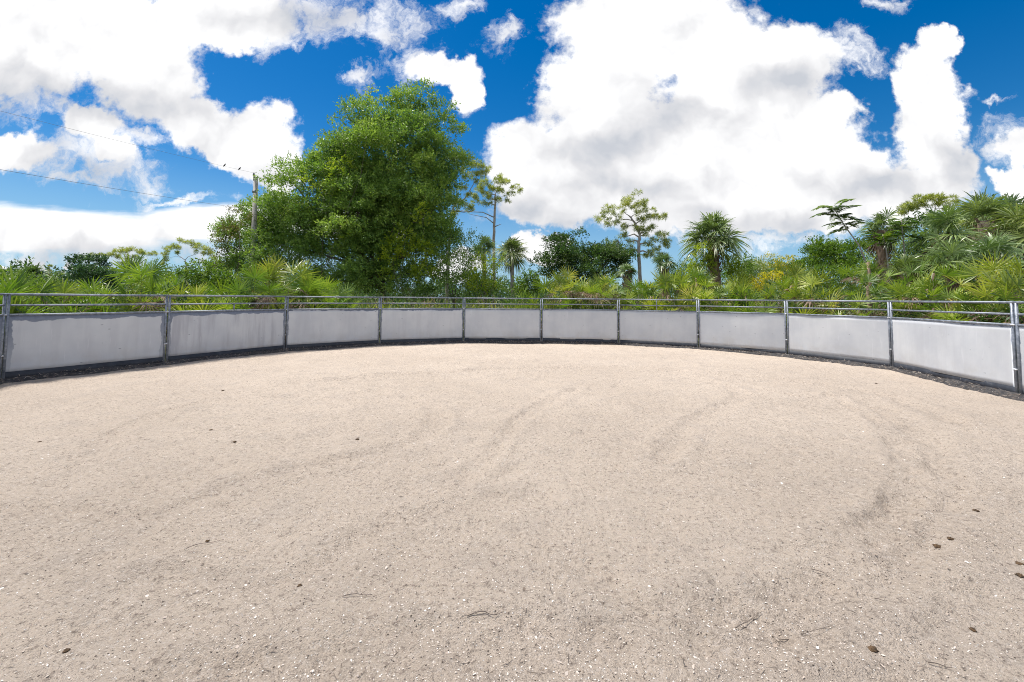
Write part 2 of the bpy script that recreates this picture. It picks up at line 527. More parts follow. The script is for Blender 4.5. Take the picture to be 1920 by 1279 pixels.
def sheet_mat():
    """pale worn coating on a steel sheet; the coating stops short of the frame in a ragged line"""
    m, t, b = newmat('pen_sheet')
    tcn = t.node('ShaderNodeTexCoord')
    at_e = t.node('ShaderNodeAttribute', attribute_type='OBJECT', attribute_name='edge')
    at_s = t.node('ShaderNodeAttribute', attribute_type='OBJECT', attribute_name='seed')
    at_w = t.node('ShaderNodeAttribute', attribute_type='OBJECT', attribute_name='width')
    at_t = t.node('ShaderNodeAttribute', attribute_type='OBJECT', attribute_name='streak')
    sp = t.node('ShaderNodeSeparateXYZ')
    t.l.new(tcn.outputs['Object'], sp.inputs[0])
    x, y, z = sp.outputs
    off = t.node('ShaderNodeCombineXYZ')
    t.l.new(at_s.outputs['Fac'], off.inputs[1])
    p = t.vmath('ADD', tcn.outputs['Object'], off.outputs[0])
    mp = t.node('ShaderNodeMapping')
    t.l.new(p, mp.inputs[0])
    mp.inputs[3].default_value = (1, 1, 0.10)
    st = t.noise(mp.outputs[0], 5.5, 4, 0.55)                 # vertical streaks
    st2 = t.noise(mp.outputs[0], 22, 3, 0.6)
    cl = t.noise(p, 1.3, 4, 0.6)                               # cloudy wear
    c = t.mix(t.step(cl, 0.3, 0.7), (0.485, 0.505, 0.54), (0.565, 0.58, 0.60))
    sfac = t.math('MULTIPLY', t.step(st, 0.42, 0.68), at_t.outputs['Fac'], clamp=True)
    c = t.mix(sfac, c, (0.39, 0.395, 0.43))
    c = t.mix(t.step(st2, 0.60, 0.74, 0, 0.35), c, (0.68, 0.69, 0.72))
    # grime band low down
    band = t.math('MULTIPLY', t.step(z, 0.62, 0.30), t.step(t.noise(p, 2.4, 5, 0.65), 0.42, 0.62, 0, 0.35))
    c = t.mix(band, c, (0.44, 0.42, 0.40))
    # scuffs
    mp2 = t.node('ShaderNodeMapping')
    t.l.new(p, mp2.inputs[0])
    mp2.inputs[2].default_value = (0, 0.5, 0)
    mp2.inputs[3].default_value = (3.5, 1, 9)
    sc = t.voronoi(mp2.outputs[0], 0.85)
    scm = t.math('MULTIPLY', t.step(sc, 0.10, 0.05), t.step(t.noise(p, 9, 2), 0.45, 0.55, 0, 0.8))
    c = t.mix(scm, c, (0.20, 0.21, 0.24))
    # ragged margin of bare steel: distance to top / sides
    dtop = t.math('SUBTRACT', 1.332, z)
    n1 = t.math('MULTIPLY', t.math('SUBTRACT', t.noise(p, 4.5, 4, 0.55), 0.5), 0.16)
    n3 = t.math('MULTIPLY', t.math('SUBTRACT', t.noise(p, 1.6, 2, 0.5), 0.5), 0.20)
    edge = t.math('ADD', t.math('ADD', at_e.outputs['Fac'], n1), n3)
    mt = t.step(t.math('SUBTRACT', edge, dtop), -0.004, 0.012)
    dsd = t.math('MINIMUM', x, t.math('SUBTRACT', at_w.outputs['Fac'], x))
    es = t.math('ADD', t.math('ADD', t.math('MULTIPLY', at_e.outputs['Fac'], 0.6), 0.062), n1)
    ms = t.step(t.math('SUBTRACT', es, dsd), -0.004, 0.01)
    ms = t.math('MULTIPLY', ms, t.step(z, 0.15, 1.2, 0.35, 1.0))
    mm = t.math('MAXIMUM', mt, ms)
    steel = t.mix(t.noise(p, 18, 4, 0.6), (0.13, 0.15, 0.20), (0.24, 0.27, 0.33))
    c = t.mix(mm, c, steel)
    t.put(b.inputs['Base Color'], c)
    b.inputs['Roughness'].default_value = 0.55
    b.inputs['Specular IOR Level'].default_value = 0.3
    wav = t.math('ADD', t.math('MULTIPLY', cl, 1.0), t.math('MULTIPLY', st, 0.3))
    t.put(b.inputs['Normal'], t.bump(wav, 0.014, 0.5))
    return m


M['sheet'] = sheet_mat()

m, t, b = newmat('black_rubber')
geo = t.node('ShaderNodeNewGeometry')
n = t.noise(geo.outputs['Position'], 7, 5, 0.65)
t.put(b.inputs['Base Color'], t.ramp(n, [(0.35, (0.014, 0.017, 0.026)), (0.62, (0.028, 0.033, 0.045)), (0.8, (0.10, 0.10, 0.11))]))
b.inputs['Roughness'].default_value = 0.6
M['rubber'] = m

m, t, b = newmat('dark_soil')
geo = t.node('ShaderNodeNewGeometry')
n = t.noise(geo.outputs['Position'], 9, 6, 0.7)
n2 = t.noise(geo.outputs['Position'], 45, 4, 0.7)
c = t.ramp(n, [(0.3, (0.025, 0.026, 0.031)), (0.55, (0.07, 0.066, 0.066)), (0.75, (0.18, 0.155, 0.14))])
c = t.mix(t.step(n2, 0.60, 0.72, 0, 0.6), c, (0.38, 0.33, 0.29))
t.put(b.inputs['Base Color'], c)
b.inputs['Roughness'].default_value = 0.95
t.put(b.inputs['Normal'], t.bump(n2, 0.03, 1.0))
M['soil'] = m

m, t, b = newmat('rough_grass_ground')
geo = t.node('ShaderNodeNewGeometry')
n = t.noise(geo.outputs['Position'], 1.5, 6, 0.7)
t.put(b.inputs['Base Color'], t.ramp(n, [(0.3, (0.05, 0.055, 0.02)), (0.55, (0.09, 0.10, 0.03)), (0.75, (0.18, 0.15, 0.09))]))
b.inputs['Roughness'].default_value = 0.95
M['terrain'] = m


def sand_mat():
    m, t, b = newmat('shelly_sand')
    geo = t.node('ShaderNodeNewGeometry')
    P = geo.outputs['Position']
    big = t.noise(P, 0.35, 4, 0.6)
    mid = t.noise(P, 2.2, 5, 0.65)
    fine = t.noise(P, 26, 6, 0.72)
    grit = t.noise(P, 110, 4, 0.75)
    c = t.mix(t.step(big, 0.35, 0.65), (0.570, 0.473, 0.383), (0.630, 0.527, 0.430))
    c = t.mix(t.step(mid, 0.45, 0.72, 0, 0.5), c, (0.47, 0.40, 0.34))
    c = t.mix(t.step(fine, 0.53, 0.64, 0, 0.75), c, (0.29, 0.235, 0.195))
    c = t.mix(t.step(fine, 0.46, 0.35, 0, 0.85), c, (0.68, 0.59, 0.51))
    c = t.mix(t.step(grit, 0.56, 0.65, 0, 0.6), c, (0.26, 0.21, 0.17))
    c = t.mix(t.step(grit, 0.43, 0.34, 0, 0.75), c, (0.78, 0.70, 0.62))
    a = t.node('ShaderNodeAttribute', attribute_name='rnd')     # churned, litter-strewn strips
    litter = t.math('MULTIPLY', a.outputs['Fac'], t.step(t.noise(P, 30, 5, 0.8), 0.50, 0.60))
    c = t.mix(t.math('MULTIPLY', litter, 0.5, clamp=True), c, (0.27, 0.22, 0.18))
    # shell flecks
    vc = t.node('ShaderNodeTexVoronoi')
    t.l.new(P, vc.inputs['Vector'])
    vc.inputs['Scale'].default_value = 48
    sh = t.step(vc.outputs['Distance'], 0.26, 0.17)
    spx = t.node('ShaderNodeSeparateColor')
    t.l.new(vc.outputs['Color'], spx.inputs[0])
    sh1 = t.math('MULTIPLY', sh, t.step(spx.outputs[0], 0.86, 0.90))
    sh2 = t.math('MULTIPLY', sh, t.step(spx.outputs[1], 0.86, 0.88))
    c = t.mix(sh1, c, (0.82, 0.77, 0.71))
    c = t.mix(sh2, c, (0.13, 0.105, 0.085))
    t.put(b.inputs['Base Color'], c)
    b.inputs['Roughness'].default_value = 0.92
    b.inputs['Specular IOR Level'].default_value = 0.15
    h = t.math('ADD', t.math('MULTIPLY', fine, 0.6), t.math('ADD', t.math('MULTIPLY', grit, 0.3), t.math('MULTIPLY', mid, 1.0)))
    h = t.math('ADD', h, t.math('MULTIPLY', sh, 0.12))
    t.put(b.inputs['Normal'], t.bump(h, 0.075, 1.0))
    return m


M['sand'] = sand_mat()
m, t, b = newmat('chips')
a = t.node('ShaderNodeAttribute', attribute_name='rnd')
t.put(b.inputs['Base Color'], t.ramp(a.outputs['Fac'], [(0.0, (0.07, 0.055, 0.045)), (0.28, (0.22, 0.17, 0.13)), (0.5, (0.48, 0.40, 0.34)), (0.8, (0.66, 0.59, 0.52)), (1.0, (0.85, 0.82, 0.78))]))
b.inputs['Roughness'].default_value = 0.8
M['chips'] = m
m, t, b = newmat('horse_dung')
geo = t.node('ShaderNodeNewGeometry')
n = t.noise(geo.outputs['Position'], 60, 4, 0.7)
t.put(b.inputs['Base Color'], t.ramp(n, [(0.35, (0.03, 0.02, 0.011)), (0.65, (0.15, 0.09, 0.045))]))
b.inputs['Roughness'].default_value = 0.95
t.put(b.inputs['Normal'], t.bump(n, 0.01, 1.0))
M['dung'] = m

# ------------------------------------------------------------------ the pen's ring
BASE_PX = [(0, 718), (309, 684), (534, 659), (711, 648), (869, 643), (1015, 643.5), (1160, 647), (1310, 655), (1477, 669), (1674, 694), (1911, 748)]
POSTS = [ground_at(u, v)[:2] for u, v in BASE_PX]
RC, RR = np.array((0.186, 8.033)), 9.925


def ang(p):
    return math.atan2(p[0] - RC[0], p[1] - RC[1])


step_a = 2 * PI / 20
a_first, a_last = ang(POSTS[0]), ang(POSTS[-1])
left_ext = [RC + RR * np.array((math.sin(a_first - k * step_a), math.cos(a_first - k * step_a))) for k in (2, 1)]
right_ext = [RC + RR * np.array((math.sin(a_last + k * step_a), math.cos(a_last + k * step_a))) for k in (1, 2)]
ALLP = left_ext + POSTS + right_ext                          # left to right
back = []
na = 6
a0, a1 = ang(right_ext[-1]), ang(left_ext[0]) + 2 * PI
for k in range(1, na):
    a_ = a0 + (a1 - a0) * k / na
    back.append(RC + RR * np.array((math.sin(a_), math.cos(a_))))
RING = np.array(ALLP + back)


def ring_dist(dirx, diry):
    """distance from the camera's foot to the ring along a direction"""
    best = np.full(dirx.shape, 1e9)
    n = len(RING)
    for i in range(n):
        p, q = RING[i], RING[(i + 1) % n]
        e = q - p
        den = dirx * e[1] - diry * e[0]
        den = np.where(abs(den) < 1e-9, 1e-9, den)
        tt = (p[0] * e[1] - p[1] * e[0]) / den
        s_ = (p[0] * diry - p[1] * dirx) / den
        ok = (tt > 0) & (s_ >= -1e-6) & (s_ <= 1 + 1e-6)
        best = np.where(ok & (tt < best), tt, best)
    return best


# ------------------------------------------------------------------ ground: terrain, sand, soil bank
T_ = MB()
xs = np.concatenate([-np.geomspace(4000, 14, 14), np.linspace(-12, 12, 13), np.geomspace(14, 4000, 14)])
X, Y = np.meshgrid(xs, xs + 8, indexing='ij')
Zt = np.full(X.shape, -0.13)
k = len(xs)
idx = np.arange(k * k).reshape(k, k)
T_.add(np.stack([X, Y, Zt], -1).reshape(-1, 3), np.stack([idx[:-1, :-1], idx[1:, :-1], idx[1:, 1:], idx[:-1, 1:]], -1).reshape(-1, 4))
tag(T_.build('terrain', M['terrain']), kind='structure')

TRACKS = []   # polylines of harrow / hoof tracks (pixel points) and half widths in metres
for pts, w_ in [([(1600, 740), (1680, 790), (1745, 860), (1745, 940), (1690, 990), (1640, 1040), (1560, 1090), (1480, 1150), (1300, 1190)], 0.20),
                ([(1560, 745), (1650, 800), (1690, 870), (1680, 940), (1640, 985)], 0.10),
                ([(0, 955), (150, 962), (300, 965), (450, 905), (620, 870), (760, 835), (820, 800), (800, 760), (700, 735)], 0.13),
                ([(150, 860), (260, 790), (400, 755), (560, 745)], 0.12),
                ([(1400, 1240), (1250, 1190), (1150, 1110), (1090, 1060)], 0.12),
                ([(1240, 860), (1300, 790), (1390, 745), (1300, 710), (1180, 690)], 0.14),
                ([(860, 900), (930, 840), (1000, 770), (1080, 730)], 0.12),
                ([(300, 1080), (500, 1090), (620, 1050), (700, 990), (860, 950), (1020, 930)], 0.14),
                ([(350, 1270), (600, 1240), (900, 1230), (1150, 1200), (1280, 1170)], 0.16),
                ([(1380, 720), (1520, 750), (1600, 740)], 0.12),
                ([(560, 720), (800, 700), (1100, 690), (1400, 705), (1640, 740), (1800, 800)], 0.18)]:
    P = np.array([ground_at(u, v)[:2] for u, v in pts])
    tt = np.linspace(0, len(P) - 1, len(P) * 8)
    # Catmull-Rom
    Q = []
    for a_ in tt:
        i = min(int(a_), len(P) - 2)
        f = a_ - i
        p_0, p_1, p_2, p_3 = P[max(i - 1, 0)], P[i], P[i + 1], P[min(i + 2, len(P) - 1)]
        Q.append(0.5 * ((2 * p_1) + (-p_0 + p_2) * f + (2 * p_0 - 5 * p_1 + 4 * p_2 - p_3) * f ** 2 + (-p_0 + 3 * p_1 - 3 * p_2 + p_3) * f ** 3))
    TRACKS.append((np.array(Q), w_))


def track_field(x, y):
    """(furrow depth 0..1, berm 0..1)"""
    fur = np.zeros(x.shape)
    ber = np.zeros(x.shape)
    wob = (grid_noise2(x, y, 1.7, 5) - 0.5) * 0.35
    for ti, (Q, w_) in enumerate(TRACKS):
        wt = 1.2 if ti in (0, 1, 10) else 0.8
        lo, hi = Q.min(0) - 1, Q.max(0) + 1
        m_ = (x > lo[0]) & (x < hi[0]) & (y > lo[1]) & (y < hi[1])
        if not m_.any():
            continue
        xx, yy = x[m_], y[m_]
        d = np.full(xx.shape, 9.0)
        for i in range(0, len(Q) - 1):
            p, q = Q[i], Q[i + 1]
            e = q - p
            s_ = np.clip(((xx - p[0]) * e[0] + (yy - p[1]) * e[1]) / (e @ e + 1e-9), 0, 1)
            d = np.minimum(d, np.hypot(xx - p[0] - s_ * e[0], yy - p[1] - s_ * e[1]))
        d = d + wob[m_] * w_ * 1.6
        fur[m_] = np.maximum(fur[m_], wt * np.exp(-(d / w_) ** 4))
        ber[m_] = np.maximum(ber[m_], wt * np.exp(-((d - 1.7 * w_) / (0.8 * w_)) ** 2))
    return fur, ber


def sand_height(x, y):
    h = (grid_noise2(x, y, 0.5, 1) - 0.5) * 0.05 + (grid_noise2(x, y, 1.6, 2) - 0.5) * 0.03
    # hoof-churned texture: irregular pits
    a_ = grid_noise2(x + 0.3 * grid_noise2(x, y, 3, 8), y, 6.5, 3)
    h -= np.clip(a_ - 0.62, 0, 1) * 0.06
    h += (grid_noise2(x, y, 15, 4) - 0.5) * 0.010 + (grid_noise2(x, y, 34, 6) - 0.5) * 0.007
    fur, ber = track_field(x, y)
    h += -0.026 * fur * (0.65 + 0.7 * grid_noise2(x, y, 4.5, 70)) + 0.024 * ber * (0.6 + 0.8 * grid_noise2(x, y, 5.5, 71))
    rough = fur * (grid_noise2(x, y, 9, 9) - 0.5) * 0.045 + ber * (grid_noise2(x, y, 14, 19) - 0.5) * 0.015
    return h + rough, fur


SB = MB()
fa = np.radians(np.concatenate([np.linspace(-180, -60, 60)[:-1], np.linspace(-60, 60, 720), np.linspace(60, 180, 60)[1:-1]]))
nr = 560
tr = np.linspace(0, 1, nr)
DX, DY = np.sin(fa), np.cos(fa)
rmax = ring_dist(DX, DY) - 0.03
r0 = 0.25
inv = 1 / 1.2 + (1 / rmax - 1 / 1.2)[:, None] * tr[None]        # uniform in 1/r, i.e. even in the picture
geom = r0 * (rmax[:, None] / r0) ** tr[None]
Rg = 0.5 * (1 / inv) + 0.5 * geom
Rg[:, -1] = rmax
Rg = np.maximum.accumulate(Rg, axis=1)
XX, YY = DX[:, None] * Rg, DY[:, None] * Rg
HH, FUR = sand_height(XX, YY)
edge_w = np.clip((rmax[:, None] - Rg) / 0.35, 0, 1)
HH = HH * (0.4 + 0.6 * edge_w) + 0.012
n_a = len(fa)
idx = np.arange(n_a * nr).reshape(n_a, nr)
idn = np.roll(idx, -1, axis=0)
q = np.stack([idx[:, :-1], idn[:, :-1], idn[:, 1:], idx[:, 1:]], -1).reshape(-1, 4)[:, ::-1]
V = np.stack([XX, YY, HH], -1).reshape(-1, 3)
V = np.concatenate([V, [[0, 0, 0.0]]])
tri = [(len(V) - 1, idx[(i + 1) % n_a, 0], idx[i, 0]) for i in range(n_a)]
litter = np.clip(FUR * 0.9 * np.clip(grid_noise2(XX, YY, 1.9, 15) * 2.2 - 0.5, 0, 1) + np.clip((grid_noise2(XX, YY, 0.8, 12) - 0.6) * 2, 0, 0.5), 0, 1)
litter *= (0.35 + 0.65 * np.clip(1.4 - Rg / 12, 0, 1))
SB.add(V, q, tri, np.concatenate([litter.ravel(), [0]]))
sand = tag(SB.build('sand', M['sand'], smooth=True), kind='structure')


def sand_z(x, y):
    h, _ = sand_height(np.array([x], float), np.array([y], float))
    return float(h[0]) + 0.012


# dark soil bank at the foot of the panels, one strip along the whole fence
bank = MB()
pts = []
for i in range(len(ALLP) - 1):
    for f in np.linspace(0, 1, 40, endpoint=False):
        pts.append(ALLP[i] * (1 - f) + ALLP[i + 1] * f)
pts = np.array(pts + [ALLP[-1]])
nn = unit(pts - RC)
s_arc = np.concatenate([[0], np.cumsum(np.linalg.norm(np.diff(pts, axis=0), axis=1))])
wv = grid_noise2(s_arc, s_arc * 0, 1.6, 21)
wv2 = grid_noise2(s_arc, s_arc * 0 + 3.3, 6.0, 22)
inw = 0.10 + 0.13 * wv + 0.06 * wv2
prof = [(-1.0, 0.0, -0.05), (-1.0, 0.55, 0.045), (-0.45, 0.8, 0.075), (0.0, 1.0, 0.095), (0.5, 1, 0.07), (1.0, 1, -0.10)]
rows = []
for j, (a_, b_, z_) in enumerate([(1.0, 0, -0.02), (0.8, 0, 0.022), (0.5, 0, 0.05), (0.15, 0, 0.085), (-0.4, 0, 0.09), (-2.2, 0, 0.02), (-5, 0, -0.1)]):
    off = -inw * a_ if a_ > 0 else -a_ * 0.2 * np.ones(len(pts))
    zz = z_ + (grid_noise2(s_arc, s_arc * 0 + j, 7.0, 30) - 0.5) * 0.035 + (grid_noise2(s_arc, s_arc * 0 + j, 2.0, 31) - 0.5) * 0.03 * (z_ > 0)
    rows.append(np.c_[pts + nn * off[:, None], zz])
Vb = np.stack(rows, 1)
kk, jj = Vb.shape[:2]
idx = np.arange(kk * jj).reshape(kk, jj)
bank.add(Vb.reshape(-1, 3), np.stack([idx[:-1, :-1], idx[:-1, 1:], idx[1:, 1:], idx[1:, :-1]], -1).reshape(-1, 4))
tag(bank.build('soil_bank', M['soil'], smooth=True), kind='structure')

# loose straw and roots on the bank
R = np.random.default_rng(5)
st = MB()
n = 9000
i = R.integers(0, len(pts), n)
o_ = R.uniform(-0.02, 1.0, n) ** 1.2
C = np.c_[pts[i] - nn[i] * (o_ * inw[i])[:, None] + R.normal(0, 0.02, (n, 2)), 0.085 - 0.075 * o_ + R.uniform(-0.01, 0.025, n)]
D = unit(R.normal(size=(n, 3)) * (1, 1, 0.45))
st.leaves(C, D, rsphere(R, n), R.uniform(0.03, 0.12, n), R.uniform(0.004, 0.010, n), R.random(n) ** 1.5 * 0.75)
tag(st.build('straw', M['chips']), kind='stuff', label='dry straw and roots littering the dark soil under the pen panels', cat='straw')

# ------------------------------------------------------------------ fence panels
HT = 1.772
EDGE = {0: 0.11, 1: 0.11, 2: 0.075, 3: 0.03, 4: 0.03, 5: -0.01, 6: -0.02, 7: -0.02, 8: -0.015, 9: -0.03, 10: 0.01, 11: 0.0}
STREAK = {0: 0.3, 1: 0.30, 2: 0.95, 3: 0.25, 4: 0.25, 5: 0.12, 6: 0.15, 7: 0.15, 8: 0.12, 9: 0.12, 10: 0.25, 11: 0.2}
PANEL_LABEL = [
    'sliver of pen panel cut off by the left edge of the picture',
    'large pale pen panel at the far left, with a thick dark upper margin',
    'streaky grey pen panel, second from the left, short stub between its rails',
    'pen panel third from the left, before the left half of the huge oak',
    'pen panel fourth from the left, before the right half of the huge oak',
    'pen panel fifth from the left, below the tall thin pine beside the big tree',
    'pen panel sixth from the left, in front of the dark round bush',
    'scuffed pen panel below the crooked pine, with a stub between its rails',
    'pen panel before the large lone cabbage palm, next to the scuffed panel',
    'pen panel third from the right, below the feathery-leaved sapling',
    'pen panel second from the right, large, in front of the dense right-hand palms',
    'pen panel at the far right edge, mostly cut off by the picture frame']


def arc_pts(a, b, k=2):
    return [np.asarray(a) * (1 - t_) + np.asarray(b) * t_ for t_ in np.linspace(0, 1, k)]


def make_panel(i, p, q):
    e = q - p
    L = float(np.linalg.norm(e))
    rz = math.atan2(e[1], e[0])
    root = empty('pen_panel', (p[0], p[1], 0), rz)
    tag(root, PANEL_LABEL[i] if 0 <= i < len(PANEL_LABEL) else ('pen panel beyond the left side of the picture' if i < 0 else 'pen panel beyond the right side of the picture'), 'fence panel', 'sheeted panels of the round pen')
    g = 0.036
    Rl = random.Random(i + 50)
    for sx in (g, L - g):
        m_ = MB().tube([(sx, 0, -0.05), (sx, 0, HT * 0.5), (sx, 0, HT - 0.012)], 0.026, 12)
        u = m_.build('upright', M['steel'], root, smooth=True)
        if sx == g:
            for zc in (0.30, 0.765):
                c = MB().tube([(-g * 0.9, 0, zc * HT - 0.014), (-g * 0.9, 0, zc * HT + 0.014)], 0.030, 8)
                c.box(-0.045, 0.015, -0.036, 0.036, zc * HT - 0.011, zc * HT + 0.011)
                c.tube([(-0.02, -0.06, zc * HT), (-0.02, 0.06, zc * HT)], 0.008, 6)
                c.build('clamp', M['zinc'], u)
    sag = Rl.uniform(-0.006, 0.006)
    MB().tube([(-0.002, 0, HT), (L * 0.5, 0, HT + sag), (L + 0.002, 0, HT)], 0.024, 12).build('top_rail', M['steel'], root, smooth=True)
    z2, z3 = HT * 0.875, HT * 0.762
    MB().tube([(g, 0, z2), (L * 0.5, 0, z2 + sag), (L - g, 0, z2)], 0.021, 12).build('middle_rail', M['steel'], root, smooth=True)
    MB().tube([(g, 0, z3), (L * 0.5, 0, z3 + sag), (L - g, 0, z3)], 0.024, 12).build('sheet_rail', M['steel'], root, smooth=True)
    if i in (2, 7):
        zt = z2 if i == 2 else HT
        MB().tube([(L * 0.5, 0, z3), (L * 0.5, 0, zt)], 0.019, 10).build('stub', M['steel'], root, smooth=True)
    # sheet: slightly wavy plate
    nx, nz = 90, 12
    gx, gz = np.meshgrid(np.linspace(g, L - g, nx), np.linspace(0.18, z3 - 0.012, nz), indexing='ij')
    wav = (grid_noise2(gx + i * 7, gz, 1.3, 40) - 0.5) * 0.028 * np.sin(PI * (gx - g) / (L - 2 * g)) ** 0.5
    idg = np.arange(nx * nz).reshape(nx, nz)
    sh = MB()
    sh.add(np.stack([gx, wav - 0.003, gz], -1).reshape(-1, 3), np.stack([idg[:-1, :-1], idg[1:, :-1], idg[1:, 1:], idg[:-1, 1:]], -1).reshape(-1, 4))
    sh.add(np.stack([gx, wav + 0.003, gz], -1).reshape(-1, 3), np.stack([idg[:-1, :-1], idg[:-1, 1:], idg[1:, 1:], idg[1:, :-1]], -1).reshape(-1, 4))
    fr, bk = np.concatenate([idg[:, 0], idg[-1, 1:], idg[::-1, -1][1:], idg[0, ::-1][1:-1]]), nx * nz
    fr2 = np.roll(fr, -1)
    sh.q.append(np.stack([fr, fr2, fr2 + bk, fr + bk], -1)[:, ::-1])
    so_ = sh.build('sheet', M['sheet'], root)
    so_['edge'] = EDGE.get(i, 0.03)
    so_['seed'] = i * 13.7 + 40
    so_['width'] = L
    so_['streak'] = STREAK.get(i, 0.3)
    # dark kick strip below the sheet
    ks = MB()
    xs_ = np.linspace(g + 0.02, L - g - 0.02, 30)
    low = 0.01 + 0 * xs_
    yo = (grid_noise2(xs_ + 9 * i, xs_ * 0, 2.0, 41) - 0.5) * 0.03
    Vk = np.stack([np.c_[xs_, yo - 0.005, low], np.c_[xs_, yo * 0 - 0.008, 0 * xs_ + 0.205], np.c_[xs_, yo * 0 + 0.008, 0 * xs_ + 0.205], np.c_[xs_, yo + 0.005, low]], 1)
    idk = np.arange(30 * 4).reshape(30, 4)
    idj = np.roll(idk, -1, axis=1)
    ks.add(Vk.reshape(-1, 3), np.stack([idk[:-1], idk[1:], idj[1:], idj[:-1]], -1).reshape(-1, 4))
    ks.build('kick_strip', M['rubber'], root)
    return root


for i in range(0, len(ALLP) - 1):
    make_panel(i - 1, ALLP[i], ALLP[i + 1])

# ------------------------------------------------------------------ litter on the sand
R = np.random.default_rng(11)


def scatter_polar(n, rlo, rhi, p=1.0):
    """more per square metre near the camera, even in the picture"""
    r = 1 / R.uniform(1 / rhi, 1 / rlo, n) if p == 1 else np.exp(R.uniform(math.log(rlo), math.log(rhi), n))
    a_ = np.radians(R.uniform(-56, 56, n))
    lim = ring_dist(np.sin(a_), np.cos(a_)) - 0.3
    r = np.minimum(r, lim * R.uniform(0.3, 1, n))
    return r * np.sin(a_), r * np.cos(a_), r


n = 42000
x, y, r = scatter_polar(n, 1.9, 15, 2)
h, fur = sand_height(x, y)
ch = MB()
C = np.c_[x, y, h + 0.014]
D = unit(np.c_[R.normal(size=(n, 2)), R.normal(0, 0.25, n)])
Nn = unit(np.c_[R.normal(0, 0.45, (n, 2)), np.ones(n)])
L = R.uniform(0.004, 0.012, n) * (1 + 1.3 * (R.random(n) < 0.04))
ch.leaves(C, D, Nn, L, L * R.uniform(0.4, 0.9, n), np.clip(R.normal(0.62, 0.24, n), 0, 0.95))
tag(ch.build('shell_fragments', M['chips']), kind='stuff', label='tiny shell fragments, pebbles and wood chips strewn over the sand', cat='gravel')

n = 7000
x, y, r = scatter_polar(n, 1.9, 16, 2)
h, fur = sand_height(x, y)
keep = R.random(n) < (0.30 + 0.9 * fur + 0.8 * (grid_noise2(x, y, 0.8, 12) > 0.62))
x, y, h, r = x[keep], y[keep], h[keep], r[keep]
n = len(x)
sw = MB()
C = np.c_[x, y, h + 0.016]
D = unit(np.c_[R.normal(size=(n, 2)), R.normal(0, 0.10, n)])
sw.leaves(C, D, unit(np.c_[R.normal(0, 0.6, (n, 2)), np.ones(n)]), R.uniform(0.015, 0.075, n), R.uniform(0.0015, 0.005, n), R.random(n) ** 1.3 * 0.5)
tag(sw.build('straw_litter', M['chips']), kind='stuff', label='short dark bits of straw and root scattered in the hoof tracks', cat='straw')


def clod(u, v, size, label, seed, mat='dung', flat=0.45, n=14):
    g_ = ground_at(u, v)
    Rr = np.random.default_rng(seed)
    z = sand_z(g_[0], g_[1])
    mb = MB()
    # lumpy icosphere-like body made of a displaced uv sphere
    a_ = np.linspace(0, 2 * PI, 15)[:-1]
    b_ = np.linspace(0.12, PI - 0.12, 8)
    for k_ in range(1):
        c = Rr.normal(0, size * 0.42, 2) * (k_ > 0)
        s_ = size * Rr.uniform(0.6, 0.75)
        V_ = []
        for bb in b_:
            for aa in a_:
                rr = s_ * (1 + 0.30 * math.sin(3 * aa + seed + k_) * math.sin(4 * bb + k_) + Rr.normal(0, 0.12))
                V_.append((g_[0] + c[0] + rr * math.sin(bb) * math.cos(aa), g_[1] + c[1] + rr * math.sin(bb) * math.sin(aa), z + flat * rr * math.cos(bb) + s_ * flat * 0.4))
        ii = np.arange(8 * 14).reshape(8, 14)
        ij = np.roll(ii, -1, axis=1)
        mb.add(V_, np.stack([ii[:-1], ii[1:], ij[1:], ij[:-1]], -1).reshape(-1, 4))
    o = mb.build('dung_clod', M[mat], loc=(g_[0], g_[1], z), smooth=True)
    tag(o, label, 'clod', 'clods of dung on the sand')


CLODS = [(1637, 1219, 0.040, 'dark flat clump on the sand, the nearest large one, low in the right half'),
         (1758, 1024, 0.045, 'brown dung clump, left of a close pair on the sand at right'),
         (1783, 1017, 0.040, 'brown dung clump, right of a close pair on the sand at right'),
         (1830, 964, 0.045, 'dark brown clump lying farther off just above the brown pair at right'),
         (1912, 1055, 0.040, 'reddish brown clump at the right edge of the sand, upper of two there'),
         (1912, 1080, 0.042, 'blackish clump at the right edge of the sand, lower of two there'),
         (1824, 1175, 0.030, 'small tan clump alone near the bottom right corner'),
         (395, 810, 0.055, 'dark clump on the left half of the sand, the farther of two in its middle'),
         (440, 830, 0.050, 'dark clump on the left half of the sand, the nearer of two in its middle'),
         (75, 828, 0.050, 'small dark clump near the left edge below the first panel'),
         (670, 828, 0.050, 'small dark clump near the curved track left of the middle'),
         (418, 735, 0.055, 'small dark clump below the second panel from the left'),
         (389, 1012, 0.026, 'little black clod resting in a track on the near left sand'),
         (124, 1217, 0.030, 'brown fibrous clump close to the bottom left corner'),
         (1643, 719, 0.055, 'dark clump near the foot of the second panel from the right'),
         (562, 1102, 0.030, 'reddish tuft of root on the near sand left of the middle'),
         (1735, 991 - 56, 0.03, 'small black clod beyond the brown clumps, in the churned track')]
for k, (u, v, s_, lb) in enumerate(CLODS):
    clod(u, v, s_ * (0.6 if v < 900 else 0.72), lb, k + 3)

